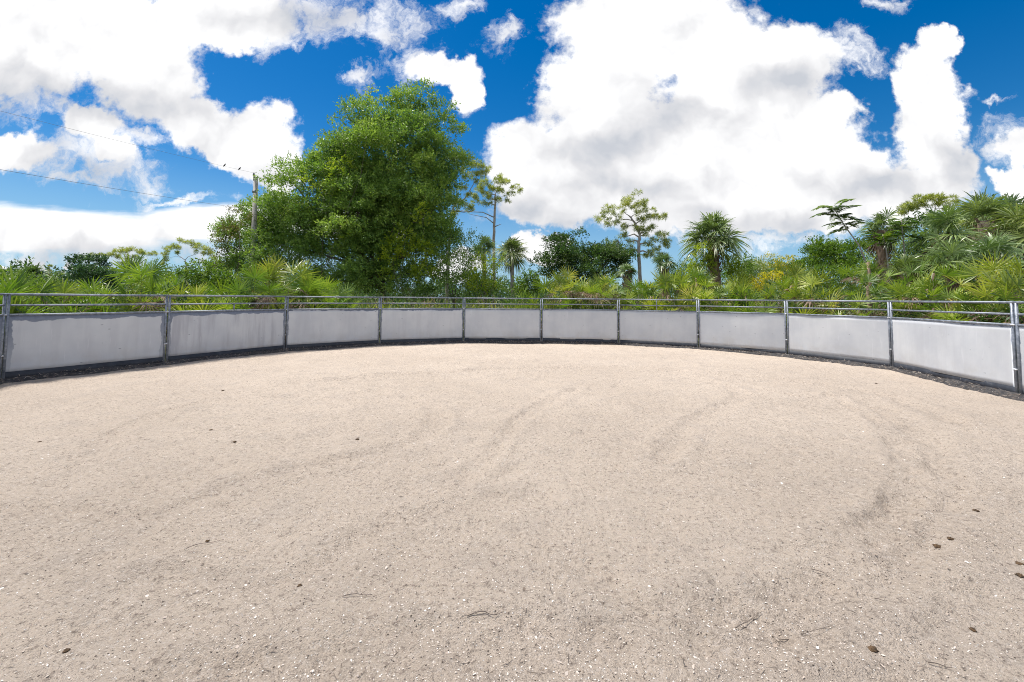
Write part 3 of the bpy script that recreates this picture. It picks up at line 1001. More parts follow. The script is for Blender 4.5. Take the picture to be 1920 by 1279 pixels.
TWIGS = [([(642, 1122), (668, 1119), (698, 1122)], 'thin reddish twig lying crosswise on the near sand left of centre'),
         ([(875, 1170), (905, 1166), (930, 1171), (945, 1165)], 'pale wavy root lying on the sand at the lower middle'),
         ([(1460, 1180), (1470, 1184), (1510, 1180), (1560, 1173)], 'long dark twig lying across the track at lower right'),
         ([(1378, 1172), (1400, 1155), (1428, 1143)], 'dark straight twig pointing up the track at lower right'),
         ([(1740, 1240), (1765, 1248), (1785, 1252)], 'short curved twig near the bottom right corner'),
         ([(1520, 1062), (1545, 1072), (1560, 1080)], 'short grey twig above the long dark twig at right'),
         ([(1640, 1120), (1655, 1130), (1664, 1134)], 'small stick lying among the litter right of the long twig'),
         ([(345, 1035), (375, 1022), (420, 1010)], 'faint stick lying along a track on the left sand')]
for pts_, lb in TWIGS:
    P = np.array([ground_at(u, v) for u, v in pts_])
    for p in P:
        p[2] = sand_z(p[0], p[1]) + 0.008
    tt = np.linspace(0, len(P) - 1, 9)
    Q = np.array([[np.interp(a_, range(len(P)), P[:, c]) for c in range(3)] for a_ in tt])
    Q[:, 2] += np.abs(np.sin(tt * 2.1)) * 0.006
    mb = MB().tube(Q, np.linspace(0.0026, 0.001, 9), 6)
    mb.tube([Q[5], Q[5] + (0.03, 0.02, 0.01)], (0.001, 0.0006), 5)
    o = mb.build('twig', M['bark'], loc=Q[0])
    tag(o, lb, 'twig', 'twigs lying on the sand')

# ------------------------------------------------------------------ vegetation builders


def spray_leaves(mb, R, org, axis, slen, nleaf, L, Wd, droop=0.15, rshift=0.0, tint=None):
    """leaf sprays: org (n,3), axis (n,3)"""
    n = len(org)
    t_ = (np.arange(nleaf) + R.random((n, nleaf))) / nleaf
    base = org[:, None] + axis[:, None] * (t_ * slen)[..., None]
    base[..., 2] -= droop * (t_ ** 2) * slen
    base += R.normal(0, slen * 0.085, base.shape)
    d = unit(axis[:, None] * 0.7 + R.normal(0, 0.65, (n, nleaf, 3)) + (0, 0, -0.05))
    nn_ = unit(R.normal(0, 0.6, (n, nleaf, 3)) + (0, 0, 0.9))
    clump = R.random(n)[:, None] * 0.5 if tint is None else tint[:, None]
    rr = np.clip(clump + R.random((n, nleaf)) * 0.45 + 0.12 * t_ + rshift, 0, 1)
    m_ = n * nleaf
    mb.leaves(base.reshape(m_, 3), d.reshape(m_, 3), nn_.reshape(m_, 3), L * R.uniform(0.7, 1.25, m_), Wd * R.uniform(0.7, 1.25, m_), rr.reshape(m_))


def crown_points(R, lobes, n, shell=0.55, gap=0.0, gscale=0.35, seed=0):
    """lobes: (centre3, radii3)"""
    C = np.array([l[0] for l in lobes])
    A = np.array([l[1] for l in lobes])
    w = (A[:, 0] * A[:, 1] + A[:, 0] * A[:, 2] + A[:, 1] * A[:, 2])
    k_ = R.choice(len(lobes), n * 2, p=w / w.sum())
    d = rsphere(R, n * 2)
    f = 1 - shell * R.random(n * 2) ** 1.6
    lump = 1 + 0.16 * snoise(C[k_] + d * A[k_], 0.35, seed)
    P = C[k_] + d * A[k_] * (f * lump)[:, None]
    keep = (snoise(P, gscale, seed + 3) > gap - 1.0) & (P[:, 2] > 0.05)
    P, d = P[keep][:n], d[keep][:n]
    return P, d


def px_lobes(lst, Y, depth=1.0, jit=0.5, seed=0):
    R = np.random.default_rng(seed)
    o = []
    for l in lst:
        u, v, ru, rv = l[:4]
        yy = Y + R.uniform(-jit, jit) * ru * Y / F
        c = at(u, v, yy)
        o.append((c, np.array((ru * yy / F, ru * yy / F * depth, rv * yy / F))))
    return o


def limbs(mb, base, lobes, r0, R, fork=0.35, twigs=3):
    """trunk from base to a fork, then limbs to every lobe with twigs inside it"""
    C = np.array([l[0] for l in lobes])
    mid = C.mean(0)
    fk = base + (mid - base) * fork
    fk[:2] = base[:2] + (mid[:2] - base[:2]) * fork * 0.6
    mb.tube([base + (0, 0, -0.1), base + (fk - base) * 0.5 + (0.06, 0.03, 0), fk], (r0 * 1.25, r0, r0 * 0.85), 10)
    for c, a in lobes:
        m1 = fk + (c - fk) * 0.45 + R.normal(0, 0.08, 3) * np.linalg.norm(c - fk)
        mb.tube([fk, m1, c], (r0 * 0.5, r0 * 0.33, r0 * 0.15), 7)
        for _ in range(twigs):
            e = c + rsphere(R, 1)[0] * a * 0.85
            m2 = (c + e) / 2 + R.normal(0, 0.08, 3)
            mb.tube([c, m2, e], (r0 * 0.14, r0 * 0.09, r0 * 0.03), 5)


def broadleaf(name, label, cat, u, Y, lobes_px, mat, nspray, nleaf, L, Wd, slen, seed, r0=0.2, depth=0.9, gap=0.0,
              shell=0.55, up=0.35, group=None, fork=0.35, gscale=0.35, clumps=None):
    R = np.random.default_rng(seed)
    lobes = px_lobes(lobes_px, Y, depth, 0.5, seed)
    b = at(u, 560, Y)
    b[2] = -0.06
    root = empty(name, b)
    tag(root, label, cat, group)
    t_ = MB()
    limbs(t_, b, lobes, r0, R, fork)
    t_.build('trunk', M['bark'], None, smooth=True, loc=b)
    c_ = MB()
    if clumps:
        nc, rc = clumps
        cc, cd = crown_points(R, lobes, nc, 0.42, -9, gscale, seed)
        k_ = R.integers(0, len(cc), nspray)
        d = rsphere(R, nspray)
        d[:, 2] = np.where(d[:, 2] < -0.2, -d[:, 2], d[:, 2])
        d = unit(d + cd[k_] * 0.45)
        rr_ = rc * R.uniform(0.55, 1.25, len(cc))[k_]
        P = cc[k_] + d * (rr_ * R.uniform(0.25, 1.0, nspray) ** 0.6)[:, None] * (1, 1, 0.75)
        P[:, 2] = np.maximum(P[:, 2], 0.1)
        ax = unit(d + (0, 0, up) + R.normal(0, 0.35, d.shape))
        tint = np.clip(R.random(len(cc))[k_] * 0.38 + R.random(nspray) * 0.15, 0, 1)
        spray_leaves(c_, R, P, ax, slen, nleaf, L, Wd, tint=tint)
        nspray = nspray // 3                       # leaves deep inside the crown
        shell = 0.9
    P, d = crown_points(R, lobes, nspray, shell, gap, gscale, seed)
    if clumps:
        C0 = np.mean([l[0] for l in lobes], axis=0)
        P = P + (C0 - P) * 0.10
    ax = unit(d * (1, 1, 0.8) + (0, 0, up) + R.normal(0, 0.45, d.shape))
    spray_leaves(c_, R, P, ax, slen, nleaf, L, Wd)
    c_.build('crown', M[mat], None, loc=b)
    for o in list(COL.objects)[-2:]:
        o.parent = root
        o.location = (0, 0, 0)
    return root


def fans(mb, R, H, D, Nn, L, nseg=26, span=150, width=None, droop=0.35, fold=0.25, rbase=None):
    """fan blades. H (n,3) hastula, D axis, Nn normal, L (n,) length"""
    n = len(H)
    D = unit(D)
    Sd = unit(np.cross(D, Nn))
    Nn = unit(np.cross(Sd, D))
    a = np.radians(np.linspace(-span, span, nseg))[None] + R.normal(0, 0.035, (n, nseg))
    dirs = D[:, None] * np.cos(a)[..., None] + Sd[:, None] * np.sin(a)[..., None]
    dirs = unit(dirs + Nn[:, None] * (fold * np.abs(np.sin(a)))[..., None])
    Ls = L[:, None] * (0.70 + 0.30 * np.cos(a * 0.7)) * R.uniform(0.88, 1.08, (n, nseg))
    ts = np.array([0.0, 0.4, 0.75, 1.0])
    wf = np.array([0.06, 1.0, 0.62, 0.04])
    sp = np.radians(2 * span / (nseg - 1))
    w = (width if width is not None else 1.0) * sp * 0.4 * L[:, None] * R.uniform(0.8, 1.1, (n, nseg))
    side = unit(np.cross(dirs, Nn[:, None] + R.normal(0, 0.35, (n, nseg, 3))))
    dr = droop * R.uniform(0.5, 1.5, (n, nseg))
    P = H[:, None, None] + dirs[:, :, None] * (Ls[..., None] * ts)[..., None]
    P[..., 2] -= dr[..., None] * Ls[..., None] * ts ** 2.4
    W_ = (w[..., None] * wf)[..., None] * side[:, :, None] * 0.5
    V = np.stack([P - W_, P + W_], 3)                        # n, seg, 4, 2, 3
    base = (np.arange(n * nseg) * 8)[:, None]
    q = np.concatenate([base + np.array([0, 1, 3, 2]) + 2 * j for j in range(3)])
    rb = R.random(n) * 0.55 if rbase is None else rbase
    rr = np.clip(rb[:, None] + R.random((n, nseg)) * 0.35, 0, 1)
    rr = rr[..., None, None] + np.array([0, 0.0, 0.05, 0.15])[None, None, :, None] * np.ones((1, 1, 1, 2))
    mb.add(V.reshape(-1, 3), q, None, np.clip(rr, 0, 1).reshape(-1))


def strips(mb, A, B, w, rnd, sag=0.0):
    """thin bars (petioles) from A to B"""
    n = len(A)
    T = unit(B - A)
    sd = unit(np.cross(T, (0.3, 0.9, 0.2)))
    up = np.cross(sd, T)
    Mid = (A + B) / 2
    Mid[:, 2] += sag * np.linalg.norm(B - A, axis=1)
    V = []
    for P, ww in ((A, w), (Mid, w * 0.8), (B, w * 0.6)):
        V += [P + sd * ww, P + up * ww, P - sd * ww]
    V = np.stack(V, 1)
    b = (np.arange(n) * 9)[:, None]
    q = np.concatenate([b + np.array(f) for f in ([0, 1, 4, 3], [1, 2, 5, 4], [2, 0, 3, 5], [3, 4, 7, 6], [4, 5, 8, 7], [5, 3, 6, 8])])
    mb.add(V.reshape(-1, 3), q, None, np.full(n * 9, rnd))


def cabbage_palm(label, u, v, Y, rpx, seed, nf=24, skirt=10, boots=True, lean=(0, 0), group='cabbage palms beyond the pen', nseg=30, trunk_r=0.17, mat='palm', low=-35, tdx=0, fl=1.0, fw=0.85):
    R = np.random.default_rng(seed)
    c = at(u, v, Y)
    Rm = rpx * Y / F
    b = at(u + tdx, 560, Y)
    b[2] = -0.06
    root = empty('cabbage_palm', b)
    tag(root, label, 'palm tree', group)
    c0 = c - b
    # trunk
    t_ = MB()
    k_ = 12
    f = np.linspace(0, 1, k_)
    P = np.outer(f, c0)
    P[:, 0] = c0[0] * f ** 1.6 + 0.05 * np.sin(f * 4)
    rad = trunk_r * (1.25 - 0.35 * f) * (1 + 0.06 * np.sin(np.arange(k_) * 2.3))
    t_.tube(P, rad, 12)
    t_.build('trunk', M['boots'] if boots else M['pinebark'], root, smooth=True)
    if boots:
        bt = MB()
        nb = 110
        fz = R.uniform(0.35 if c0[2] > 3 else 0.1, 0.98, nb)
        az = R.uniform(0, 2 * PI, nb)
        cx = c0[0] * fz ** 1.6
        base = np.c_[cx + np.cos(az) * trunk_r * 0.9, c0[1] * fz + np.sin(az) * trunk_r * 0.9, c0[2] * fz]
        tip = base + np.c_[np.cos(az) * 0.16, np.sin(az) * 0.16, R.uniform(0.12, 0.3, nb)]
        strips(bt, base, tip, 0.035, 0.5)
        bt.build('boots', M['boots'], root)
    # crown
    cr = MB()
    el = np.radians(np.concatenate([R.uniform(low, 25, nf // 2), R.uniform(20, 88, nf - nf // 2)]))
    az = (np.arange(nf) * 2.399 + R.uniform(-0.3, 0.3, nf))
    R.shuffle(el)
    d = np.c_[np.cos(el) * np.cos(az), np.cos(el) * np.sin(az), np.sin(el)]
    pet = Rm * R.uniform(0.32, 0.52, nf)
    sag = -0.12 * np.cos(el)
    H = c0 + d * pet[:, None]
    H[:, 2] += sag * pet
    strips(cr, np.repeat(c0[None], nf, 0) + d * 0.08, H, 0.018, 0.75, 0.05)
    nrm = unit(np.cross(np.cross(d, (0, 0, 1.0)), d) + d * 0.35 + R.normal(0, 0.4, (nf, 3)))
    dd = unit(d + np.c_[np.zeros((nf, 2)), -0.35 * np.cos(el)])
    fans(cr, R, H, dd, nrm, Rm * fl * R.uniform(0.52, 0.72, nf), nseg, 140, fw, 0.45, 0.45)
    cr.build('crown', M[mat], root)
    if skirt:
        sk = MB()
        el = np.radians(R.uniform(-85, -45, skirt))
        az = R.uniform(0, 2 * PI, skirt)
        d = np.c_[np.cos(el) * np.cos(az), np.cos(el) * np.sin(az), np.sin(el)]
        H = c0 + d * (Rm * 0.5)
        strips(sk, np.repeat(c0[None], skirt, 0), H, 0.015, 0.6)
        fans(sk, R, H, unit(d + (0, 0, -0.8)), unit(np.c_[np.cos(az), np.sin(az), 0 * az]), np.full(skirt, Rm * 0.5), 16, 60, 0.8, 0.4, 0.3)
        sk.build('dead_fronds', M['dead'], root)
    return root


def pine(label, Y, trunk_px, clumps, seed, r0=0.16, squash=0.8, dens=1.15, bare=(), group='slash pines beyond the pen', mat='pine', nl=0.26, dj=0.5):
    R = np.random.default_rng(seed)
    tp = np.array([at(u, v, Y) for u, v in trunk_px])
    b = tp[0].copy()
    b[2] = -0.06
    root = empty('pine_tree', b)
    tag(root, label, 'pine tree', group)
    tp = np.concatenate([[b], tp]) if tp[0][2] > 0.3 else tp
    tp = tp - b
    n = len(tp)
    # smooth trunk
    f = np.linspace(0, n - 1, n * 4)
    T = np.array([[np.interp(a_, range(n), tp[:, c]) for c in range(3)] for a_ in f])
    T[1:-1] += R.normal(0, 0.02, (len(T) - 2, 3))
    t_ = MB()
    rad = np.linspace(r0, r0 * 0.35, len(T))
    t_.tube(T, rad, 9)
    CC = []
    cl2 = []
    for c in clumps:
        for _ in range(3 if c[2] > 6 else 2):
            cl2.append((c[0] + R.normal(0, c[2] * 0.45), c[1] + R.normal(0, c[2] * 0.36), c[2] * R.uniform(0.42, 0.66)))
    for c in cl2:
        u, v, r = c[:3]
        p = at(u, v, Y) - b
        rr = r * Y / F
        p[1] += R.uniform(-1, 1) * dj * rr * 2.2
        CC.append((p, rr))
    # limbs: from a trunk point below the clump
    nodes = [(T[i], rad[i]) for i in range(len(T) // 3, len(T))]
    order = sorted(CC, key=lambda c: np.linalg.norm(c[0] - T[-1]))
    for p, rr in order:
        best, bd = None, 1e9
        for q_, ra in nodes:
            dv = p - q_
            dist = np.linalg.norm(dv) + max(0, -dv[2]) * 2.0 + 0.2
            if dist < bd:
                bd, best = dist, (q_, ra)
        q_, ra = best
        dv = p - q_
        m1 = q_ + dv * 0.4 + R.normal(0, 0.06, 3) * np.linalg.norm(dv) + (0, 0, 0.05 * np.linalg.norm(dv))
        m2 = q_ + dv * 0.75 + R.normal(0, 0.05, 3) * np.linalg.norm(dv)
        r_ = min(ra * 0.62, 0.075)
        t_.tube([q_, m1, m2, p], (r_, r_ * 0.8, r_ * 0.6, r_ * 0.35), 6)
        nodes += [(m1, r_ * 0.8), (m2, r_ * 0.6), (p, r_ * 0.4)]
    for pts_ in bare:
        P = np.array([at(u, v, Y) - b for u, v in pts_])
        t_.tube(P, np.linspace(0.05, 0.015, len(P)), 6)
    t_.build('trunk', M['pinebark'], root, smooth=True)
    cr = MB()
    for p, rr in CC:
        k_ = max(6, int(30 * dens * (rr / 0.5) ** 1.6))
        d = rsphere(R, k_)
        d[:, 2] = d[:, 2] * 0.8 + 0.1
        fr = R.uniform(0.35, 1.0, k_)[:, None]
        tip = p + d * fr * rr * np.array((1.05, 1.05, squash))
        strips(cr, np.repeat(p[None], k_, 0) * 0.35 + tip * 0.65, tip, 0.010, 0.15)
        m_ = 16
        nd = unit(unit(d)[:, None] * 0.55 + (0, 0, 0.35) + R.normal(0, 0.75, (k_, m_, 3)))
        C = np.repeat(tip[:, None], m_, 1) + nd * 0.02
        rb = np.clip(R.random(k_)[:, None] * 0.6 + R.random((k_, m_)) * 0.4, 0, 1)
        cr.leaves(C.reshape(-1, 3), nd.reshape(-1, 3), rsphere(R, k_ * m_), nl * R.uniform(0.7, 1.2, k_ * m_), 0.026, rb.reshape(-1))
    cr.build('crown', M[mat], root)
    return root


# ------------------------------------------------------------------ the big oak and its neighbours
broadleaf('oak_tree', 'huge dense rounded green oak, the tallest tree, behind the left middle panels', 'tree', 720, 25.5,
          [(a_, b_, max(12, c_ - 14), max(12, d_ - 10)) for a_, b_, c_, d_ in [(762, 222, 62, 45), (700, 232, 62, 52), (640, 250, 56, 55), (812, 258, 58, 62), (730, 290, 110, 75), (845, 325, 42, 62),
           (625, 325, 72, 62), (780, 380, 88, 80), (680, 395, 105, 85), (575, 385, 66, 60), (745, 475, 108, 72), (645, 480, 100, 72),
           (560, 465, 78, 70), (810, 465, 42, 66), (700, 535, 130, 28), (560, 530, 80, 30), (545, 335, 44, 36), (612, 290, 36, 40), (528, 400, 34, 32), (830, 345, 50, 60), (700, 330, 120, 90), (740, 420, 130, 80), (650, 430, 100, 70), (848, 290, 44, 56), (770, 190, 40, 30)]],
          'oak', 15000, 14, 0.145, 0.062, 0.55, 1, 0.22, 0.7, gap=-0.3, clumps=(380, 0.85))
broadleaf('oak_tree', 'smaller leafy green oak growing round the utility pole, left of the huge oak', 'tree', 462, 26.5,
          [(505, 405, 36, 42), (470, 445, 44, 45), (440, 480, 36, 50), (500, 470, 55, 55), (455, 520, 60, 34), (530, 430, 40, 50)],
          'oak', 2300, 15, 0.13, 0.06, 0.5, 2, 0.12, 0.8, gap=0.0, clumps=(60, 0.8))
broadleaf('shrub', 'spindly shrub with bronze tips at the left foot of the smaller oak', 'shrub', 440, 25.0,
          [(450, 415, 20, 20), (425, 445, 18, 24), (418, 480, 16, 26)], 'red', 190, 12, 0.11, 0.05, 0.55, 3, 0.05, 0.8, gap=0.3)
broadleaf('shrub', 'dark leaning shrub filling the gap at the right foot of the huge oak', 'shrub', 850, 24.0,
          [(850, 500, 42, 34), (875, 462, 22, 22), (838, 455, 22, 30), (868, 530, 30, 18)], 'oak', 620, 14, 0.12, 0.05, 0.6, 4, 0.06, 0.8, gap=0.45)
broadleaf('climbing_vine', 'bright yellow green vine hanging over the lower right of the huge oak', 'vine', 765, 22.9,
          [(735, 470, 20, 26), (780, 470, 24, 22), (795, 512, 22, 18), (735, 500, 12, 20), (760, 440, 12, 14), (790, 400, 10, 16)], 'yg', 260, 11, 0.12, 0.085, 0.4, 5, 0.02, 0.35, gap=0.2)
broadleaf('climbing_vine', 'yellow green vine draped over the left shoulder of the huge oak', 'vine', 590, 23.4,
          [(600, 340, 28, 22), (640, 310, 22, 20), (655, 440, 14, 30), (700, 180, 10, 14)], 'yg', 120, 11, 0.11, 0.06, 0.45, 6, 0.02, 0.35, gap=0.4)
broadleaf('bush', 'low bright green leafy bush between the flat topped pine and the smaller oak', 'bush', 375, 21.5,
          [(375, 525, 42, 26), (345, 535, 30, 22), (415, 535, 40, 24), (385, 508, 22, 14)], 'mid', 620, 14, 0.10, 0.06, 0.42, 7, 0.04, 0.9, gap=0.2)
broadleaf('bush', 'blue green rounded bush standing behind the first panel on the left', 'bush', 165, 27.0,
          [(165, 515, 34, 26), (150, 505, 18, 16), (190, 525, 26, 22), (175, 498, 16, 10)], 'blue', 600, 14, 0.12, 0.06, 0.4, 8, 0.05, 0.9, gap=0.1, clumps=(26, 0.35))
broadleaf('bush', 'light green low bush at the far left edge behind the palmettos', 'bush', 20, 24.0,
          [(15, 535, 45, 20), (70, 540, 30, 16), (-40, 528, 40, 28)], 'mid', 480, 13, 0.11, 0.05, 0.45, 9, 0.04, 0.9, gap=0.2)
broadleaf('bush', 'green shrubby bush behind the palmettos, below the flat topped pine', 'bush', 280, 30.0,
          [(270, 505, 26, 18), (240, 520, 30, 18), (300, 520, 30, 16)], 'mid', 380, 13, 0.12, 0.05, 0.5, 10, 0.05, 0.9, gap=0.25)
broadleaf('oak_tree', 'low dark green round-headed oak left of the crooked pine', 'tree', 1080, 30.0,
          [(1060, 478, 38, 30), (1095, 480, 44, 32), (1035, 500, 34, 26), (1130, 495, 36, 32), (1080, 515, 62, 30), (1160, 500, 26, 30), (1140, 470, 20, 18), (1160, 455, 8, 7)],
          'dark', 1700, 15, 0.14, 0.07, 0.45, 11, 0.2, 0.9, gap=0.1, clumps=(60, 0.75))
broadleaf('oak_tree', 'rounded mid green tree below the feathery sapling at right', 'tree', 1560, 31.0,
          [(1565, 478, 34, 26), (1540, 490, 30, 24), (1595, 490, 34, 30), (1520, 505, 22, 18)], 'mid', 1000, 15, 0.13, 0.065, 0.45, 12, 0.12, 0.9, gap=0.1, clumps=(40, 0.7))
broadleaf('bush', 'bright green bush in front of the rounded tree at right', 'bush', 1525, 19.0,
          [(1520, 520, 26, 16), (1495, 530, 22, 14), (1560, 520, 26, 18)], 'mid', 330, 12, 0.09, 0.05, 0.35, 13, 0.03, 0.9, gap=0.15)
broadleaf('bush', 'yellow leaved bush glowing behind the palmettos right of the large palm', 'bush', 1450, 25.0,
          [(1445, 530, 30, 14), (1480, 528, 28, 20), (1410, 538, 20, 14), (1500, 540, 20, 16)], 'gold', 420, 11, 0.12, 0.055, 0.4, 14, 0.03, 0.9, gap=0.35)
for k, (u, v, r, lb) in enumerate([(1440, 488, 18, 'golden topped pine far off, left of the pair above the yellow bush'), (1480, 492, 15, 'golden topped small tree far off, right of the pair above the yellow bush')]):
    broadleaf('tree', lb, 'tree', u, 42.0, [(u, v, r, 9), (u + 10, v + 12, r, 10), (u - 10, v + 16, r, 10)], 'gold', 150, 12, 0.16, 0.07, 0.5, 15 + k, 0.08, 0.9, gap=0.3)
for k, (u, Y, v, ru, rv, mt, lb) in enumerate([
        (1395, 36, 505, 30, 22, 'palm', 'grey green scrub tree far off, just right of the large palm'),
        (1275, 30, 515, 24, 18, 'mid', 'small green scrub tree just left of the large palm'),
        (905, 27, 525, 22, 20, 'mid', 'wispy green scrub below the two small palms, left one'),
        (985, 27, 530, 20, 16, 'mid', 'wispy green scrub right of the two small palms'),
        (1690, 24, 480, 40, 50, 'yg', 'yellow green scrub tree between the right-hand palms'),
        (1620, 23, 510, 34, 26, 'mid', 'green scrub at the foot of the feathery sapling'),
        (1440, 40, 505, 40, 16, 'mid', 'hazy green scrub beneath the golden treetops')]):
    broadleaf('scrub_tree', lb, 'tree', u, Y, [(u, v, ru, rv), (u - ru * 0.6, v + 14, ru * 0.7, rv * 0.8), (u + ru * 0.6, v + 12, ru * 0.7, rv * 0.8)], mt, 330, 13, 0.13, 0.055, 0.55, 30 + k, 0.05, 0.9, gap=0.45)

broadleaf('shrub', 'leafy shrub hiding the lower half of the utility pole', 'shrub', 485, 24.2,
          [(484, 455, 20, 26), (492, 490, 26, 26), (500, 520, 22, 18)], 'oak', 260, 12, 0.12, 0.055, 0.45, 120, 0.05, 0.8, gap=0.1)
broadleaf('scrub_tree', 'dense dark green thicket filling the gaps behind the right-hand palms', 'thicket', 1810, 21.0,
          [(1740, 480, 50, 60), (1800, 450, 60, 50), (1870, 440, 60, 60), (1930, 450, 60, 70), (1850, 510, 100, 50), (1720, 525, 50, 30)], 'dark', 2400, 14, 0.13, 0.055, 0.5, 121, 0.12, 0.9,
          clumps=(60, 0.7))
broadleaf('scrub_tree', 'green thicket behind the foot of the large lone palm', 'thicket', 1345, 25.5,
          [(1300, 515, 24, 24), (1385, 510, 26, 28), (1345, 530, 40, 18)], 'mid', 420, 13, 0.12, 0.05, 0.45, 122, 0.05, 0.9, gap=0.1)
# hanging yellow vines
broadleaf('climbing_vine', 'yellow green vine heaped against the left of the large palm trunk', 'vine', 1316, 21.6,
          [(1320, 468, 14, 13), (1308, 490, 14, 18), (1330, 500, 10, 24), (1300, 510, 12, 14)], 'yg', 300, 12, 0.09, 0.035, 0.25, 50, 0.02, 0.9)
broadleaf('climbing_vine', 'yellow green vine hanging right of the large palm trunk', 'vine', 1375, 21.6,
          [(1372, 496, 10, 14), (1380, 512, 10, 16), (1388, 530, 9, 14)], 'yg', 220, 12, 0.09, 0.035, 0.25, 51, 0.02, 0.9)
broadleaf('climbing_vine', 'drooping yellow green vine over the stump left of the two small palms', 'vine', 908, 22.5,
          [(905, 500, 20, 22), (895, 525, 18, 22), (922, 520, 16, 26), (935, 490, 10, 14)], 'yg', 260, 12, 0.12, 0.04, 0.4, 52, 0.04, 0.9, gap=0.3)

# ------------------------------------------------------------------ pines
pine('crooked open-crowned pine standing alone at centre right', 31.0, [(1199, 520), (1198, 455), (1200, 440), (1190, 418), (1180, 405)],
     [(1187, 372, 17), (1170, 378, 14), (1205, 382, 16), (1150, 392, 12), (1136, 398, 13), (1130, 410, 10), (1165, 398, 13), (1190, 392, 13), (1215, 396, 12),
      (1218, 408, 10), (1232, 405, 9), (1243, 408, 7), (1140, 420, 9), (1160, 418, 9), (1172, 428, 9), (1202, 412, 10), (1195, 436, 13), (1212, 432, 8),
      (1225, 428, 7), (1235, 440, 9), (1228, 448, 11), (1245, 452, 9), (1170, 445, 9), (1155, 455, 11), (1175, 460, 9), (1215, 456, 8), (1250, 462, 9),
      (1232, 466, 9), (1145, 468, 7), (1165, 474, 8), (1220, 476, 8), (1242, 480, 8), (1210, 482, 6), (1185, 474, 6)], 61, 0.15, dens=0.8)
pine('tall slender pine with a pale bare trunk, right of the huge oak', 36.0, [(926, 545), (926, 440), (928, 390), (929, 365)],
     [(930, 338, 15), (912, 342, 13), (948, 345, 12), (965, 352, 9), (973, 356, 6), (897, 354, 11), (925, 352, 13), (942, 358, 11), (908, 362, 11),
      (955, 364, 7), (889, 368, 8), (922, 370, 11), (936, 374, 8), (903, 378, 9), (918, 384, 6), (885, 384, 6), (950, 376, 5)],
     62, 0.17, dens=0.85, bare=[[(927, 420), (912, 408), (882, 402)], [(927, 408), (905, 398), (875, 397), (855, 392)], [(928, 425), (940, 420)]])
pine('leaning pine whose limbs reach out from behind the right side of the huge oak', 33.0, [(838, 545), (842, 450), (846, 400), (856, 375)],
     [(893, 308, 13), (908, 314, 11), (880, 314, 11), (918, 322, 7), (900, 328, 11), (885, 330, 9), (873, 338, 8), (895, 342, 6), (868, 352, 8), (878, 366, 8),
      (862, 378, 9), (892, 372, 6), (872, 388, 8), (855, 398, 8), (884, 392, 5), (866, 318, 8), (850, 404, 6), (860, 298, 12), (850, 290, 10)],
     63, 0.16, dens=0.85, bare=[[(850, 385), (872, 372), (888, 345), (898, 322)], [(848, 395), (870, 398), (890, 395)]])
pine('flat-topped wide pine on the far left, left of the two', 42.0, [(243, 545), (243, 500), (242, 486)],
     [(212, 473, 9), (228, 469, 10), (244, 467, 10), (259, 470, 9), (268, 474, 6), (222, 481, 7), (252, 482, 7), (238, 484, 7), (235, 493, 8), (281, 476, 5),
      (289, 475, 4), (190, 477, 6), (178, 480, 6), (166, 482, 5), (200, 480, 4), (250, 496, 7)], 64, 0.13, squash=0.5, dens=0.9)
pine('umbrella-shaped pine with visible forked limbs, right of the two on the far left', 40.0, [(352, 545), (350, 510), (347, 488)],
     [(316, 468, 9), (330, 461, 10), (345, 457, 9), (360, 456, 9), (374, 460, 8), (386, 466, 8), (308, 476, 7), (311, 487, 7), (396, 474, 7), (402, 486, 7),
      (304, 497, 6), (366, 468, 5), (380, 476, 5), (388, 492, 6), (330, 472, 4)], 65, 0.13, squash=0.5, dens=0.9)
pine('domed yellow green pine showing above the right-hand palms', 27.0, [(1745, 545), (1746, 450), (1750, 410), (1752, 398)],
     [(1702, 388, 9), (1714, 379, 11), (1730, 373, 12), (1748, 371, 12), (1765, 373, 12), (1780, 379, 11), (1792, 386, 10), (1698, 398, 7), (1735, 384, 8),
      (1756, 384, 8), (1774, 390, 8), (1803, 396, 8), (1718, 392, 7), (1690, 392, 6)], 66, 0.13, squash=0.55, dens=1.1)
pine('thin young pine spire on the horizon at far left', 44.0, [(93, 545), (93, 520), (93, 500)],
     [(93, 500, 2.5), (93, 508, 3), (92, 516, 4), (95, 522, 4)], 67, 0.05, dens=0.8, nl=0.2)

# ------------------------------------------------------------------ cabbage palms
cabbage_palm('large cabbage palm with a shaggy leaning trunk, standing alone right of the crooked pine', 1336, 445, 22.5, 66, 71, nf=32, skirt=4, tdx=6, trunk_r=0.24, low=-42)
cabbage_palm('small cabbage palm, right and larger of two beside the tall slender pine', 960, 474, 29, 38, 72, nf=30, skirt=5, boots=False, trunk_r=0.13)
cabbage_palm('small cabbage palm, left of two beside the tall slender pine', 908, 464, 33, 30, 73, nf=26, skirt=3, boots=False, trunk_r=0.13)
cabbage_palm('little cabbage palm half hidden left of the crooked pine trunk', 1176, 508, 27, 22, 74, nf=20, skirt=4, nseg=18)
cabbage_palm('little cabbage palm with a brown trunk between the crooked pine and the large palm', 1245, 492, 26.5, 26, 75, nf=24, skirt=6, nseg=20)
cabbage_palm('distant cabbage palm at the far left edge of the skyline', 62, 518, 38, 32, 76, nf=26, skirt=3, nseg=18)
cabbage_palm('tiny cabbage palm between the two left-hand pines', 315, 522, 34, 17, 77, nf=18, skirt=4, nseg=16)
cabbage_palm('cabbage palm with drooping dead fronds behind the feathery sapling', 1655, 432, 20.0, 50, 78, nf=22, skirt=12, trunk_r=0.2)
